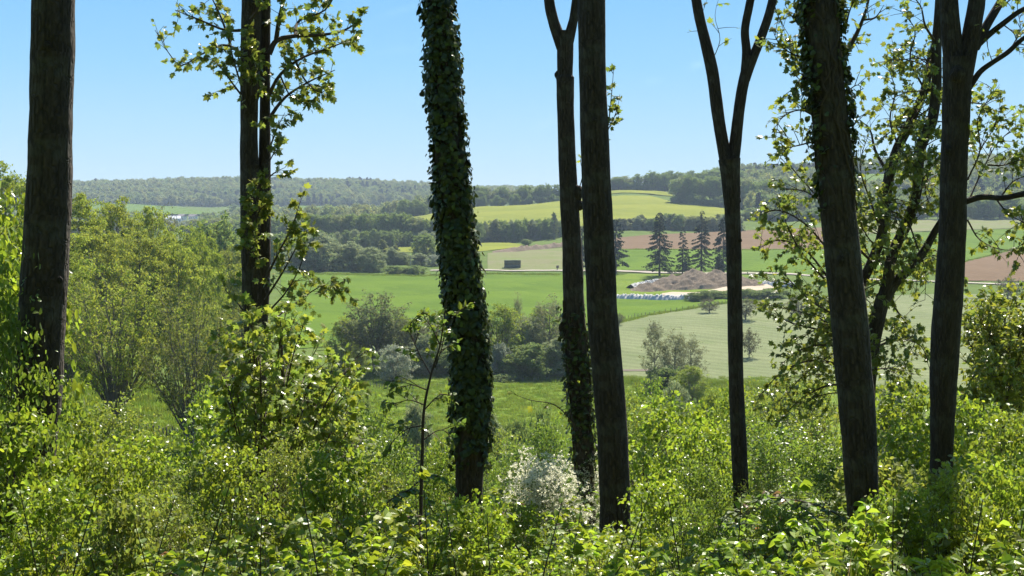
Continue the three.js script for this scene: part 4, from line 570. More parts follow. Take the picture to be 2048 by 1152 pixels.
foliage(trees.curved, [
  [[[1712, 620], [1660, 560], [1610, 500, 0.3], [1560, 480, 0.4], [1510, 500, 0.5]], 7, {}], [[[1715, 600], [1670, 520], [1600, 440, -0.4], [1550, 420, -0.5], [1520, 430, -0.5]], 6, {}], [[[1715, 640], [1650, 600, 0.4], [1580, 570, 0.5], [1530, 560, 0.5]], 6, {}], [[[1650, 560], [1600, 500], [1570, 440], [1560, 400]], 5, {}], [[[1712, 680], [1640, 660], [1570, 640], [1540, 610]], 6, {}],
  [[[1740, 520], [1700, 480], [1640, 400, 0.5], [1580, 330, 0.7], [1560, 280, 0.7]], 6, {}], [[[1640, 400, 0.5], [1600, 380], [1560, 380]], 4, {}], [[[1765, 470], [1740, 400, -0.5], [1720, 330, -0.6], [1740, 260, -0.6]], 5, { per: 3 }], [[[1778, 350], [1750, 300], [1740, 260], [1720, 240]], 8, { per: 1 }], [[[1800, 300], [1780, 240, 0.3], [1790, 180, 0.3], [1770, 120, 0.3]], 5, { per: 3 }], [[[1850, 180], [1820, 120], [1830, 60], [1800, 20]], 5, { per: 3 }], [[[1872, 85], [1850, 50, -0.3], [1840, 10, -0.3], [1800, -30, -0.3]], 6, { per: 3 }],
  [[[1780, 500], [1740, 480, -0.5], [1720, 440, -0.6], [1725, 400, -0.6]], 4, {}], [[[1816, 441], [1830, 480, -0.4], [1850, 540, -0.5], [1850, 600, -0.5]], 4, { per: 3 }], [[[1770, 590], [1800, 630, 0.4], [1830, 680, 0.5], [1810, 720, 0.5]], 5, {}], [[[1740, 700], [1790, 680], [1840, 690], [1860, 740]], 5, {}], [[[1735, 760], [1640, 720], [1570, 740], [1520, 790]], 6, {}], [[[1735, 780], [1660, 770, 0.5], [1600, 800, 0.6], [1560, 840, 0.6]], 6, {}], [[[1712, 700], [1640, 690, -0.5], [1600, 700, -0.5], [1560, 730, -0.5]], 5, {}],
  [[[1840, 300], [1860, 330], [1850, 380], [1870, 430]], 4, { per: 3 }], [[[1735, 740], [1680, 640, -0.8], [1620, 600, -1], [1560, 540, -1]], 6, {}], [[[1735, 720], [1700, 560, 0.8], [1640, 480, 1], [1590, 470, 1]], 6, {}],
  ...Array.from({ length: 60 }, (_, i) => { const r = (k) => hash(i, k), st = [[1766, 472], [1744, 522], [1718, 585], [1834, 380], [1817, 441], [1780, 530], [1771, 404], [1840, 300], [1794, 300], [1738, 740], [1746, 690], [1846, 505], [1864, 241], [1816, 254], [1848, 182], [1872, 140], [1861, 120]][i % 17], a = r(1) * 6.283, l = 50 + 60 * r(2), dd = (r(3) - 0.5) * 2.4, ex = st[0] + Math.cos(a) * l, ey = st[1] + Math.sin(a) * l * 0.8 - 15; return [[st, [lerp(st[0], ex, 0.5), lerp(st[1], ey, 0.5) - 8, dd / 2], [ex, ey, dd]], 3, {}]; }),
  ...Array.from({ length: 11 }, (_, i) => { const r = (k) => hash(i + 60, k), st = [[1712, 680], [1738, 760], [1718, 640], [1728, 790]][i % 4], ex = 1490 + 190 * r(1), ey = 600 + 240 * r(2), dd = (r(3) - 0.5) * 3; return [[st, [lerp(st[0], ex, 0.5), lerp(st[1], ey, 0.5) - 14, dd / 2], [ex, ey, dd]], 4, { from: 0.4 }]; }),
], 22, { seed: 230, leaf: 0.09, step: 0.085, twig: 0.55, per: 7, color: C.maple });
foliage(trees.ivySided, [
  [[[1628, 60, 0.2], [1590, 40, 0.3], [1570, 10, 0.3]], 6, {}], [[[1632, 120, 0.2], [1590, 110, 0.3], [1560, 90, 0.3], [1545, 60, 0.3]], 5, {}], [[[1640, 200, 0.2], [1600, 130, 0.3], [1580, 100, 0.4]], 8, {}], [[[1640, 240, 0.2], [1600, 220, 0.2], [1560, 240, 0.3], [1550, 290, 0.3]], 4, { per: 3 }], [[[1645, 280, 0.2], [1600, 290, 0.3], [1570, 300, 0.3], [1555, 330, 0.3]], 4, { per: 3 }], [[[1650, 180], [1600, 160], [1580, 200]], 4, {}],
  [[[1690, 105, 0.1], [1712, 70, 0.2], [1732, 20, 0.2], [1745, -40, 0.2]], 13, { per: 3 }], [[[1725, 40], [1750, 35], [1768, 10]], 5, { per: 2, step: 0.3 }], [[[1698, 180, 0.1], [1715, 170], [1728, 178]], 3, {}], [[[1702, 260, 0.1], [1712, 240], [1710, 215]], 3, {}], [[[1690, 60, 0.1], [1700, 20], [1720, -20]], 5, {}],
], 14, { seed: 240, leaf: 0.072, step: 0.055, twig: 0.32, per: 6, color: C.maple });
foliage(trees.forked, [
  [[[1938, 400], [1970, 330, 0.3], [2000, 280, 0.4], [2060, 240, 0.5]], 4, {}], [[[1935, 360], [1960, 300], [1955, 240], [1975, 200]], 4, {}], [[[1975, 330], [2010, 330], [2060, 310]], 4, {}], [[[1990, 395], [2020, 430, -0.3], [2060, 450, -0.4]], 4, {}], [[[2000, 396], [2030, 360], [2070, 350]], 4, {}], [[[1938, 205], [1975, 205], [1990, 170]], 3, { per: 2 }], [[[2005, 48], [2030, 70], [2040, 110]], 3, { per: 3 }], [[[1990, 20], [2020, 0], [2050, -30]], 4, { per: 3 }], [[[1985, 125], [1975, 90], [1980, 60]], 2, { per: 3 }], [[[2020, 100], [2040, 60], [2035, 20]], 3, { per: 3 }], [[[1935, 440], [1960, 480], [2010, 500], [2060, 490]], 4, {}], [[[1960, 300, 0.2], [1990, 250], [2000, 210]], 3, {}], [[[2040, 420], [2050, 470], [2030, 530]], 3, {}],
], 17, { seed: 250, leaf: 0.08, step: 0.065, twig: 0.42, per: 6, color: C.maple });
// the crowns of the row, high above the frame
{ const g = grow(270, { h: 11, R: 4.6, base: 0.02, color: C.fresh, lobes: 60, sub: 6, n: 30, leaf: 0.22, tr: 0.2, stems: 3 });
  for (const [k, px, D, y0] of [['bigBare', 112, 12.5, 18], ['twin', 510, 20, 22], ['ivyClad', 850, 15, 19], ['slim', 1130, 20, 22], ['thick', 1160, 16, 20], ['yFork', 1460, 20, 22], ['ivySided', 1560, 14, 19], ['forked', 1930, 17, 21]]) {
    const p = P(px, -500, D), t = trees[k]; part(t, 'upper_trunk', tube([p, V(p.x, EYE + y0 * 0.6, p.z), V(p.x, EYE + y0 + 3, p.z)], [0.17, 0.15, 0.1], 12, 10), bark); const w = part(t, 'upper_limbs', g.wood, bark), c = part(t, 'upper_crown', g.leaves, leafFar); for (const m of [w, c]) { m.position.set(p.x, EYE + y0, p.z); m.rotation.y = spin += 2; }
  } }
for (const k in trees) shade(trees[k]);
// the wood on the slope behind the viewer, which shades the trunks from that side
kind('woodland', grow(271, { h: 22, R: 5.5, base: 0.1, color: C.mid, lobes: 90, sub: 6, n: 34, leaf: 0.4, tr: 0.28 }));
[[-14, 4], [-5, 9], [5, 8], [14, 5], [-20, 12], [-10, 16], [1, 17], [11, 15], [21, 12], [-26, 2], [26, 3], [-22, -9], [24, -10]].forEach(([x, z], i) => { const k = kinds.woodland, t = thing('woodland_tree', 'broadleaf tree of the wood behind the viewer', 'tree', 'trees of the wood behind the viewer'); part(t, 'trunk', k.wood, bark); part(t, 'crown', k.leaves, leafFar); t.position.set(x, H(x, z), z); t.rotation.y = i * 2.3; t.scale.setScalar(0.9 + 0.25 * hash(i, 3)); shade(t); });

// ---- ivy
function ivy(label, path, D, n, big, o = {}) {
  const t = thing('ivy', label, 'ivy'), r = rng(o.seed ?? 300), L = new Leaves(), one = new Leaves(), { leaf = 0.095, sides = null, out = 0.05 } = o;
  one.fan(V(0, 0, 0), V(0, 0, -1), V(0, 1, 0), 1, [1, 1, 1], IVY, 0.22);
  const og = one.geo(), mats = [[0.9, 1, 1], [1.25, 1.2, 1], [0.7, 0.8, 0.8]].map((k) => { const m = leafIvy.clone(); m.vertexColors = false; m.color.setRGB(C.ivy[0] * k[0], C.ivy[1] * k[1], C.ivy[2] * k[2]); return m; });
  const pts = path.map(([x, y]) => P(x, y, D)), cv = frameAlong(pts), rad = path.map((p) => p[2] / 2 / F * D), dens = path.map((p) => p[3] ?? 1), stems = [];
  for (let s = 0; s < 7; s++) { const a0 = r() * 6.283, sp = []; for (let i = 0; i <= 26; i++) { const q = i / 26, p = cv.getPoint(q), k = q * (pts.length - 1), j = Math.min(pts.length - 2, Math.floor(k)), R = lerp(rad[j], rad[j + 1], k - j) + 0.006, a = a0 + 0.5 * Math.sin(i * 0.35 + s) + 0.2 * gauss(r); sp.push(V(p.x + Math.cos(a) * R, p.y, p.z + Math.sin(a) * R)); } stems.push(tube(sp, sp.map(() => 0.012), 5, 60)); }
  part(t, 'stem', merge(stems), twigMat);
  const cand = []; let guard = 0;
  while (cand.length < n && guard++ < n * 6) {
    const q = r(), k = q * (pts.length - 1), j = Math.min(pts.length - 2, Math.floor(k)); if (r() > lerp(dens[j], dens[j + 1], k - j)) continue;
    const a = sides ? (r() < 0.5 ? 0 : Math.PI) + gauss(r) * sides : r() * 6.283, R = lerp(rad[j], rad[j + 1], k - j), lump = fbm(a * 2 + 30, q * 30, 2), off = 0.012 + out * r() * (0.4 + 1.6 * lump) + (r() < 0.05 ? 0.07 * r() : 0), p = cv.getPoint(q), nx = Math.cos(a), nz = Math.sin(a);
    const pos = V(p.x + nx * (R + off), p.y, p.z + nz * (R + off)), nrm = V(nx + gauss(r) * 0.6, 0.35 + gauss(r) * 0.6, nz + gauss(r) * 0.6).normalize(), dir = V(gauss(r) * 1.3 + nx * 0.25, -0.8, gauss(r) * 1.3 + nz * 0.25); dir.addScaledVector(nrm, -dir.dot(nrm)).normalize();
    if (fbm(a * 1.6 + 11, q * 22 + 3, 3) < 0.34) continue; cand.push([pos, dir, nrm, leaf * (0.4 + 1.1 * r() * r() + 0.15), nz]);
  }
  const order = cand.map((c, i) => i).filter((i) => cand[i][4] > 0.1).sort((a, b) => cand[b][3] - cand[a][3]).slice(0, big), set = new Set(order), mt = new THREE.Matrix4();
  cand.forEach(([pos, dir, nrm, s], i) => {
    if (!set.has(i)) { L.fan(pos, dir, nrm, s, tint(r, r() < 0.12 ? [0.11, 0.15, 0.03] : C.ivy, 0.4, 0.14), IVY, 0.22); return; }
    const S = V(0, 0, 0).crossVectors(dir, nrm).normalize(), N = V(0, 0, 0).crossVectors(S, dir).normalize(), m = part(t, 'leaf', og, mats[i % 3]);
    mt.makeBasis(S.negate(), N, dir.clone().negate()); m.quaternion.setFromRotationMatrix(mt); m.position.copy(pos); m.scale.setScalar(s);
  });
  const f = part(t, 'leaves', L.geo(), leafIvy); f.userData.kind = 'stuff'; return shade(t);
}
ivy('dense dark ivy covering the whole leaning trunk', [[866, -300, 42], [878, 0, 45], [890, 200, 51], [906, 400, 58, 1.2], [924, 560, 61, 1.2], [938, 700, 61], [942, 800, 59, 0.9], [942, 870, 60, 0.35], [940, 930, 58, 0.1]], 15, 9500, 300, { seed: 301, leaf: 0.07, out: 0.06 });
ivy('patch of ivy on the lower half of the slim forked trunk', [[1147, 600, 44, 0.05], [1150, 660, 45, 0.4], [1155, 730, 45, 1], [1160, 800, 44, 1], [1166, 870, 42, 0.6], [1171, 950, 40, 0.4]], 20, 900, 150, { seed: 302, leaf: 0.085, out: 0.06 });
ivy('ivy on both flanks of the thick leaning trunk up high', [[1620, -250, 63, 1], [1638, 0, 65, 1], [1650, 120, 67, 1], [1660, 220, 69, 0.7], [1668, 320, 70, 0.4], [1676, 420, 71, 0.12]], 14, 1700, 200, { seed: 303, leaf: 0.065, out: 0.06, sides: 0.75 });

// ------------------------------------------------------------------ shrubs and undergrowth
/** a shrub of upright stems with twigs and leaves, base at the origin */
function shrub(seed, { h = 2, R = 0.9, stems = 9, twigs = 9, per = 8, leaf = 0.06, wid = 0.6, color = C.near, form = OVATE, flower = 0, lean = 0.5, mapleLeaf = false, tr = 0.014 }) {
  const r = rng(seed), W = [], L = new Leaves(), Fl = new Leaves();
  for (let i = 0; i < stems; i++) {
    const a = i * 2.399 + r(), k = Math.sqrt((i + 0.5) / stems), top = h * (1 - 0.3 * k) * (0.75 + 0.3 * r()), dx = Math.cos(a) * R * k, dz = Math.sin(a) * R * k;
    const pts = [V(dx * 0.2, -0.1, dz * 0.2), V(dx * 0.5, top * 0.45, dz * 0.5).add(sph(r).multiplyScalar(0.06 * h)), V(dx, top, dz).add(sph(r).multiplyScalar(0.06 * h))]; W.push(tube(pts, [tr, tr * 0.7, tr * 0.25], 5, 8)); const cv = frameAlong(pts);
    for (let j = 0; j < twigs; j++) {
      const q = 0.15 + 0.85 * (j + r()) / twigs, p = cv.getPoint(q), l = h * 0.19 * (0.5 + r()) * (1.25 - 0.7 * q), a2 = r() * 6.283, d = V(Math.cos(a2), lean + 0.3 * gauss(r), Math.sin(a2)).normalize(), e = p.clone().addScaledVector(d, l); W.push(tube([p, e], [tr * 0.3, tr * 0.12], 3, 1));
      const m = Math.round(per * (0.6 + 0.8 * r()));
      for (let b = 0; b < m; b++) { const t = 0.2 + 0.8 * (b + r()) / m, o = p.clone().lerp(e, t), sg = b % 2 ? 1 : -1, dd = V(d.x * 0.6 - d.z * sg + gauss(r) * 0.4, d.y * 0.4 - 0.15 + gauss(r) * 0.3, d.z * 0.6 + d.x * sg + gauss(r) * 0.4).normalize(), nn = V(gauss(r) * 1.1, 0.6, gauss(r) * 1.2 + 0.5).normalize(), s = leaf * (0.55 + 0.8 * r());
        if (mapleLeaf) L.fan(o, dd, nn, s, tint(r, color, 0.25, 0.14), MAPLE, 0.15); else L.leaf(o, dd, nn, s, s * wid, tint(r, color, 0.25, 0.14), form, 0.28, 0.22); }
      if (flower) for (let b = 0; b < flower; b++) { const o = p.clone().lerp(e, 0.35 + 0.65 * r()).add(sph(r).multiplyScalar(0.035)); for (let f = 0; f < 4; f++) { const fd = sph(r); Fl.leaf(o, fd, sph(r), 0.022, 0.02, tint(r, [0.62, 0.62, 0.52], 0.12, 0.03), RHOMB, 0.2, 0); } }
    }
  }
  return { wood: merge(W), leaves: L.geo(), blossom: flower ? Fl.geo() : null, h };
}
const HEX = [[0, 0], [0.3, 0.5], [0.7, 0.38], [1, 0]];
const big = (seed, o) => ({ ...grow(seed, { h: 4, R: 1.6, base: 0.04, tr: 0.035, stems: 6, lobes: 80, sub: 6, n: 15, lobeR: 0.5, subR: 0.2, leaf: 0.075, wid: 0.66, form: HEX, upBias: 0.25, lean: 0.1, fill: 0.4, shape: (t) => 0.55 + 0.45 * Math.sqrt(Math.max(0, 1 - (1.5 * t - 0.5) ** 2)) - 0.35 * t * t, ...o }), h: 4 });
const S = {
  hazel: big(401, { color: C.near, leaf: 0.115, wid: 0.75, n: 9, subR: 0.17 }),
  hazel2: big(402, { color: [0.235, 0.295, 0.025], leaf: 0.105, n: 10, subR: 0.17 }),
  fine: big(403, { color: [0.240, 0.285, 0.036], leaf: 0.075, n: 15, wid: 0.55, subR: 0.15 }),
  dark: big(404, { color: [0.185, 0.260, 0.028], leaf: 0.085, n: 15, subR: 0.18 }),
  maple: big(405, { color: C.maple, leaf: 0.13, wid: 0.95, n: 8, subR: 0.18 }),
  thorn: big(406, { color: [0.12, 0.18, 0.03], leaf: 0.06, n: 11, flower: 5, lean: 0.3, form: RHOMB }),
  low: shrub(407, { h: 1.2, R: 0.75, stems: 12, twigs: 10, per: 9, leaf: 0.06, wid: 0.66, color: [0.285, 0.375, 0.024], tr: 0.007, form: HEX }),
  low2: shrub(408, { h: 1.1, R: 0.8, stems: 12, twigs: 10, per: 10, leaf: 0.05, wid: 0.55, color: [0.235, 0.325, 0.026], tr: 0.007, form: HEX }),
  low3: shrub(409, { h: 1.2, R: 0.7, stems: 11, twigs: 10, per: 8, leaf: 0.066, wid: 0.75, color: [0.300, 0.385, 0.028], tr: 0.007, form: HEX }),
};
S.grass = { h: 0.8 }; { const r = rng(420), L = new Leaves(), W = []; for (let i = 0; i < 70; i++) { const a = r() * 6.283, d = V(Math.cos(a) * 0.35, 1, Math.sin(a) * 0.35).normalize(), l = 0.45 + 0.5 * r(); L.leaf(V(gauss(r) * 0.18, 0, gauss(r) * 0.18), d, V(Math.cos(a), 0.3, Math.sin(a)).normalize(), l, 0.022, tint(r, r() < 0.25 ? [0.34, 0.29, 0.14] : [0.24, 0.31, 0.05], 0.25, 0.12), [[0, 0.3], [0.3, 0.5], [0.65, 0.4], [1, 0]], 0.15, 0.45); } W.push(tube([V(0, -0.05, 0), V(0.03, 0.5, 0), V(0.12, 1.0, 0.02)], [0.004, 0.003, 0.002], 4, 6)); S.grass.leaves = L.geo(); S.grass.wood = merge(W); }
S.bramble = { h: 1 }; { const r = rng(421), L = new Leaves(), W = []; for (let i = 0; i < 7; i++) { const a = r() * 6.283, l = 0.9 + 0.8 * r(), x = Math.cos(a), z = Math.sin(a), pts = [V(0, -0.05, 0), V(x * l * 0.3, 0.75 + 0.4 * r(), z * l * 0.3), V(x * l * 0.7, 0.95 + 0.3 * r(), z * l * 0.7), V(x * l, 0.45 + 0.3 * r(), z * l)], cv = frameAlong(pts); W.push(tube(pts, [0.008, 0.007, 0.005, 0.003], 5, 14)); if (i > 4) continue; for (let j = 0; j < 22; j++) { const p = cv.getPoint(0.25 + 0.75 * (j + r()) / 22); for (const t of [-0.7, 0, 0.7]) { const b = a + t + (j % 2 ? 1.3 : -1.3) + gauss(r) * 0.3, d = V(Math.cos(b), -0.2 + 0.3 * gauss(r), Math.sin(b)).normalize(); L.leaf(p, d, V(gauss(r) * 0.6, 1, gauss(r) * 0.6 + 0.3).normalize(), 0.06 + 0.035 * r(), 0.05, tint(r, r() < 0.08 ? [0.30, 0.16, 0.06] : [0.185, 0.275, 0.034], 0.22, 0.12), HEX, 0.25, 0.2); } } } S.bramble.leaves = L.geo(); S.bramble.wood = merge(W); }
function bush(key, name, label, group, px, D, topY, w) {
  const k = S[key], t = thing(name, label, name.includes('sapling') ? 'sapling' : 'shrub', group), p = at(px, D), h = Math.max(0.4, P(px, topY, D).y - p.y); part(t, 'stems', k.wood, twigMat); part(t, 'foliage', k.leaves, leafNear); if (k.blossom) part(t, 'blossom', k.blossom, petalMat);
  const sy = h / k.h, sx = Math.max(0.5 * sy, w * 1.6 * D / F / 3.2); t.position.copy(p); t.rotation.y = (spin += 1.7); t.scale.set(sx, sy, sx); return shade(t);
}
for (const [px, D, top, w, k, label] of [
  [1075, 19, 925, 130, 'thorn', 'white-flowering hawthorn bush at the foot of the slim trunk'], [1155, 20, 930, 110, 'thorn', 'white-flowering hawthorn bush tucked against the thick trunk'], [1105, 18, 948, 130, 'thorn', 'low white-flowering hawthorn bush in front of the other two'],
  [1090, 60, 845, 90, 'dark', 'dark rounded shrub in the pasture edge above the hawthorn'], [1000, 55, 858, 100, 'fine', 'grey-green shrub just past the ivy-clad trunk'], [1040, 50, 890, 90, 'dark', 'dark low shrub between hawthorn and ivy-clad trunk'], [960, 45, 880, 60, 'dark', 'dark shrub behind the foot of the ivy-clad trunk'],
  [735, 30, 820, 120, 'dark', 'dark shrub beside the young maple'], [660, 26, 840, 150, 'maple', 'maple bush below the young maple'], [780, 24, 880, 130, 'dark', 'dark bush behind the thin dark sapling'], [890, 26, 880, 90, 'hazel2', 'leafy bush between the thin sapling and the ivy-clad trunk'], [600, 20, 850, 150, 'fine', 'fine-leaved bush under the young maple'],
  [465, 22, 800, 170, 'hazel', 'tall leafy bush beneath the twin-stemmed tree'], [540, 21, 830, 120, 'maple', 'maple bush against the twin-stemmed trunk'], [420, 34, 770, 120, 'dark', 'dark bush beside the golden pollard bole'], [390, 16, 930, 160, 'fine', 'fine-leaved bush in front of the clearing'], [200, 24, 800, 170, 'fine', 'tall fine-leaved bush below the large golden pollard'], [140, 20, 840, 150, 'hazel2', 'leafy bush next to the big bare trunk'], [260, 20, 880, 140, 'hazel', 'leafy bush at the mouth of the clearing'], [250, 34, 830, 90, 'dark', 'leafy bush just before the clearing'],
  [20, 11.5, 820, 190, 'hazel', 'hazel bush at the lower corner by the big bare trunk'], [-30, 12, 560, 130, 'dark', 'tall dark leafy bush at the picture edge behind the big bare trunk'], [30, 16, 640, 110, 'dark', 'dark leafy bush showing behind the big bare trunk'], [10, 20, 400, 120, 'hazel2', 'tall leafy shoot at the picture edge reaching the skyline'], [-10, 18, 480, 130, 'hazel', 'leafy bough bush at the picture edge at mid height'],
  [1290, 40, 800, 110, 'fine', 'yellow-green bush beyond the thick trunk'], [1345, 26, 800, 170, 'hazel', 'bright leafy sapling clump between the thick trunk and the Y-forked trunk'], [1420, 23, 850, 120, 'hazel', 'bright leafy clump touching the Y-forked trunk'], [1310, 50, 770, 100, 'dark', 'dark bush at the meadow edge beyond the thick trunk'], [1400, 20, 920, 120, 'dark', 'dark bush at the foot of the Y-forked trunk'],
  [1560, 40, 760, 180, 'fine', 'pale fine-leaved bush behind the Y-forked trunk'], [1640, 36, 790, 160, 'fine', 'pale fine-leaved bush behind the ivy-sided trunk'], [1570, 28, 860, 160, 'dark', 'broad dense bush between the Y-forked and ivy-sided trunks'], [1650, 24, 880, 140, 'dark', 'dark bush close beside the ivy-sided trunk'], [1530, 19, 960, 120, 'fine', 'low fine-leaved bush just right of the Y-forked trunk foot'], [1610, 18, 970, 120, 'dark', 'low dark bush left of the ivy-sided trunk foot'], [1470, 44, 780, 100, 'hazel2', 'green bush behind the Y-forked trunk at mid height'],
  [1800, 26, 770, 170, 'hazel2', 'leafy bush between ivy-sided and forked trunks'], [1850, 20, 850, 150, 'hazel', 'leafy bush before the forked trunk'], [1950, 19, 800, 170, 'hazel', 'tall leafy bush beside the forked trunk'], [2030, 17, 830, 170, 'hazel2', 'leafy bush at the picture edge past the forked trunk'], [1780, 15, 930, 150, 'maple', 'broad-leaved bush beside the ivy-sided trunk foot'], [2000, 13, 920, 180, 'hazel', 'broad-leaved bush in the lower corner past the forked trunk'], [1900, 14, 940, 150, 'maple', 'broad-leaved bush under the forked trunk'],
  [330, 11, 985, 150, 'fine', 'fine-leaved bush low in front of the clearing'], [450, 12.5, 905, 150, 'hazel2', 'leafy bush under the left side of the young maple'], [560, 13.5, 880, 150, 'fine', 'fine-leaved bush right under the young maple'], [665, 12, 900, 150, 'hazel', 'bright leafy bush below the right side of the young maple'], [760, 14, 935, 120, 'fine', 'pale bush before the thin dark sapling'], [90, 9.5, 960, 160, 'hazel', 'bright bush before the foot of the big bare trunk'], [200, 12, 900, 150, 'hazel2', 'bush between the big bare trunk and the clearing'], [230, 9, 1010, 120, 'maple', 'broad-leaved bush low beside the big bare trunk'], [945, 9.2, 1000, 150, 'hazel', 'bright large-leaved shoot clump before the ivy-clad trunk foot'], [1330, 13, 960, 130, 'hazel', 'bright bush low between the thick and Y-forked trunks'], [1400, 10, 1010, 120, 'dark', 'dark green bush low before the Y-forked trunk'], [1560, 11, 1020, 120, 'hazel2', 'bush low between the Y-forked and ivy-sided trunks'], [1820, 10, 980, 130, 'hazel', 'bright bush low before the forked trunk'], [1940, 9.5, 960, 150, 'hazel2', 'bush low beyond the forked trunk'], [2040, 10, 940, 120, 'hazel', 'bright bush in the lower corner past the forked trunk'], [1680, 20, 930, 130, 'dark', 'dark bush just behind the ivy-sided trunk foot'], [1520, 30, 840, 130, 'dark', 'dark bush behind the Y-forked trunk'], [880, 17, 900, 110, 'dark', 'dark bush behind the ivy-clad trunk foot'], [1040, 11, 1010, 100, 'hazel2', 'low bush in front of the hawthorn'],
]) bush(k, 'leafy_shrub', label, null, px, D, top, w);
for (const [px, D, top, w, k, label] of [[700, 120, 800, 80, 'bush', 'rounded pasture bush beside the young maple'], [760, 105, 830, 90, 'spring', 'fresh green pasture bush behind the thin sapling'], [830, 125, 815, 70, 'willow', 'grey-green pasture bush behind the thin sapling'], [985, 110, 845, 80, 'willow2', 'grey-green pasture bush just past the ivy-clad trunk'], [1035, 130, 850, 60, 'bush', 'low pasture bush above the hawthorn'], [1090, 105, 835, 80, 'bush', 'taller pasture bush above the hawthorn'], [1275, 120, 800, 90, 'spring', 'yellow-green pasture bush beyond the thick trunk'], [1350, 140, 775, 80, 'willow', 'grey-green pasture bush beneath the meadow corner trees'], [1430, 130, 790, 90, 'spring', 'fresh pasture bush behind the Y-forked trunk'], [1560, 110, 790, 110, 'bush', 'rounded pasture bush seen through the maple leaves'], [1640, 120, 780, 100, 'spring', 'fresh pasture bush beside the ivy-sided trunk'], [1810, 120, 770, 110, 'willow', 'grey-green pasture bush between the curved and forked trunks'], [1960, 110, 790, 110, 'bush', 'rounded pasture bush beyond the forked trunk']]) plant(k, 'pasture_bush', label, 'bush', null, px, D, top, w);
// hazel tree at the edge
{ const t = thing('hazel_tree', 'small tree with thin dark limbs at the picture edge past the forked trunk', 'tree'), D = 24; part(t, 'trunk', limbGeo(toGround([[2003, 660, 8], [2000, 740, 11], [2003, 810, 13], [2003, 880, 14]], D), D, 9, 0.06, 3), twigMat);
  foliage(t, [[[[2002, 760], [2030, 700], [2060, 640]], 7, {}], [[[2003, 800], [1975, 740], [1940, 690], [1930, 650]], 6, {}], [[[2003, 690], [2010, 640], [2000, 600]], 5, {}], [[[1975, 740], [1950, 740], [1930, 720]], 4, {}], [[[2003, 820], [2040, 760], [2080, 740]], 6, {}], [[[2003, 840], [1960, 800], [1935, 790]], 5, {}], [[[2003, 720], [1980, 660], [1970, 620]], 4, {}], [[[2030, 700], [2040, 640], [2030, 600]], 4, {}], [[[2030, 720], [2070, 700], [2100, 680]], 4, {}], ...Array.from({ length: 26 }, (_, i) => { const r = (k) => hash(i + 90, k), y0 = 660 + 180 * r(4), ex = 1925 + 165 * r(1), ey = 590 + 230 * r(2), dd = (r(3) - 0.5) * 3.5; return [[[2003, y0 + 40], [lerp(2003, ex, 0.5), lerp(y0 + 40, ey, 0.5) - 10, dd / 2], [ex, ey, dd]], 3, { from: 0.3 }]; })], D, { seed: 260, leaf: 0.11, step: 0.05, twig: 0.65, per: 8, color: [0.25, 0.285, 0.035], kindOf: 'ovate' }); shade(t); }
// thin dark sapling
{ const t = thing('dark_sapling', 'thin dark sapling with flat leaf sprays next to the ivy-clad trunk', 'sapling'), D = 13; part(t, 'stem', limbGeo(toGround([[893, 600, 2], [880, 690, 3.5], [862, 750, 4.5], [848, 820, 6], [845, 900, 7], [842, 1010, 8]], D), D, 8, 0.05, 6), twigMat);
  foliage(t, [[[[870, 735], [885, 690], [890, 640]], 3, {}], [[[862, 750], [835, 700], [820, 650], [850, 620]], 3, {}], [[[855, 780], [820, 770], [790, 785]], 3, {}], [[[850, 810], [815, 800], [785, 815]], 3, {}], [[[848, 820], [880, 790], [905, 790]], 3, {}], [[[848, 850], [810, 860], [780, 890]], 3, {}], [[[846, 880], [880, 860], [905, 870]], 3, {}], [[[880, 690], [860, 650], [840, 630]], 3, {}], [[[885, 660], [905, 640], [915, 620]], 2, {}]], D, { seed: 261, leaf: 0.07, step: 0.06, twig: 0.26, per: 6, color: [0.17, 0.235, 0.03], kindOf: 'ovate' }); shade(t); }
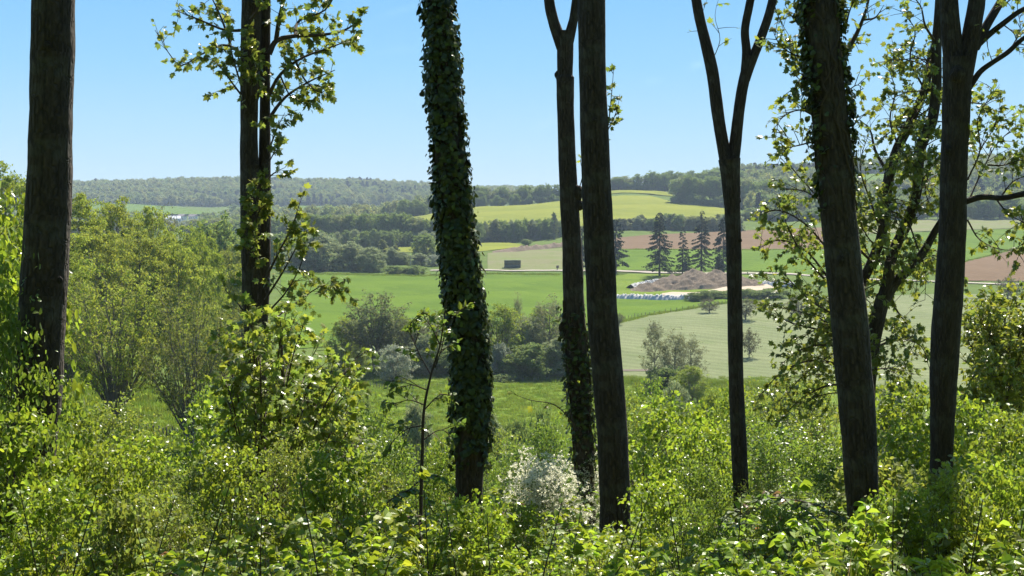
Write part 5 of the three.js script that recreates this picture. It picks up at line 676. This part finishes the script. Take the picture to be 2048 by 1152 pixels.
// undergrowth: a mass nobody could count
{
  const r = rng(500), q = new THREE.Quaternion(), mt = new THREE.Matrix4();
  const spots = []; for (let D = 6.6; D < 36; D *= 1.04) { const half = D * 0.48 + 1.2, n = Math.ceil(half * 2 / (0.31 + D * 0.017)); for (let i = 0; i < n; i++) spots.push([-half + 2 * half * (i + r()) / n, D * (1 + (r() - 0.5) * 0.05)]); }
  ['low', 'low2', 'low3', 'grass', 'bramble'].forEach((key, k) => {
    const mine = spots.filter((sp, i) => { const c = [0, 1, 2, 3, 4, 0, 1, 2, 3, 0, 0, 1, 2, 4][Math.floor(hash(i, 77) * 14)]; return (c === 4 && sp[1] < 9 ? 2 : c) === k; }), mk = (g, m, nm, lab) => { const im = new THREE.InstancedMesh(g, m, mine.length); im.name = numbered(nm); im.userData = { kind: 'stuff', label: lab, category: 'undergrowth' }; return im; };
    const a = mk(S[key].wood, twigMat, 'undergrowth_stems', 'thin stems of the leafy undergrowth'), b = mk(S[key].leaves, leafNear, 'undergrowth', ['bright leafy undergrowth filling the front of the slope', 'small-leaved undergrowth filling the front of the slope', 'broad-leaved undergrowth filling the front of the slope', 'tufts of long grass among the undergrowth', 'arching brambles among the undergrowth'][k]);
    mine.forEach(([x, D], i) => { const s = (key === 'bramble' ? 0.8 : 1) * (0.6 + 0.55 * r()) * (0.55 + 0.85 * fbm(x * 0.8 + 20, D * 0.8, 2)); q.setFromAxisAngle(V(0, 1, 0), r() * 6.283); mt.compose(V(x, H(x, -D) - 0.05, -D), q, V(s * (D > 12 ? 1.35 : 1), s * (0.85 + 0.35 * r()), s * (D > 12 ? 1.35 : 1))); a.setMatrixAt(i, mt); b.setMatrixAt(i, mt); const c = 0.55 + 0.6 * Math.sqrt(r()); b.setColorAt(i, new THREE.Color().setRGB(c * (0.9 + 0.25 * r()), c, c)); });
    scene.add(shade(a), shade(b));
  });
}
// single tall shoots standing out of the undergrowth, each large leaf its own piece
{
  const r = rng(600), one = new Leaves(); one.leaf(V(0, 0, 0), V(0, 0, -1), V(0, 1, 0), 1, 0.66, [1, 1, 1], OVATE, 0.3, 0.25);
  const og = one.geo(), mats = [[0.225, 0.325, 0.026], [0.25, 0.345, 0.03], [0.185, 0.28, 0.028]].map((c) => { const m = leafNear.clone(); m.vertexColors = false; m.color.setRGB(...c); return m; }), mt = new THREE.Matrix4();
  for (let i = 0; i < 46; i++) {
    const px = 30 + 2000 * (i + r()) / 46, D = 7 + 3.5 * r(), p = at(px, D), t = thing('leafy_shoot', 'single upright leafy shoot rising out of the front undergrowth', 'shoot', 'leafy shoots in the front undergrowth'), h = 0.95 + 0.5 * r();
    t.position.copy(p); const pts = [V(0, -0.1, 0), V(gauss(r) * 0.06, h * 0.5, gauss(r) * 0.06), V(gauss(r) * 0.16, h, gauss(r) * 0.16)], cv = frameAlong(pts); part(t, 'stem', tube(pts, [0.008, 0.006, 0.003], 5, 10), twigMat);
    const n = 22; for (let j = 0; j < n; j++) { const q = 0.35 + 0.65 * (j + 0.5) / n, a = j * 2.5 + r(), l = V(Math.cos(a), 0.1 + 0.6 * (q > 0.9 ? 1 : 0) + 0.3 * gauss(r), Math.sin(a)).normalize(), nn = V(gauss(r), 0.7, gauss(r) + 0.3), Sx = V(0, 0, 0).crossVectors(l, nn).normalize(), N = V(0, 0, 0).crossVectors(Sx, l).normalize(), m = part(t, 'leaf', og, mats[(i + j) % 3]); mt.makeBasis(Sx.negate(), N, l.clone().negate()); m.quaternion.setFromRotationMatrix(mt); m.position.copy(cv.getPoint(q)).addScaledVector(l, 0.015); m.scale.setScalar(0.05 + 0.028 * r()); }
    shade(t);
  }
}
renderer.render(scene, camera);
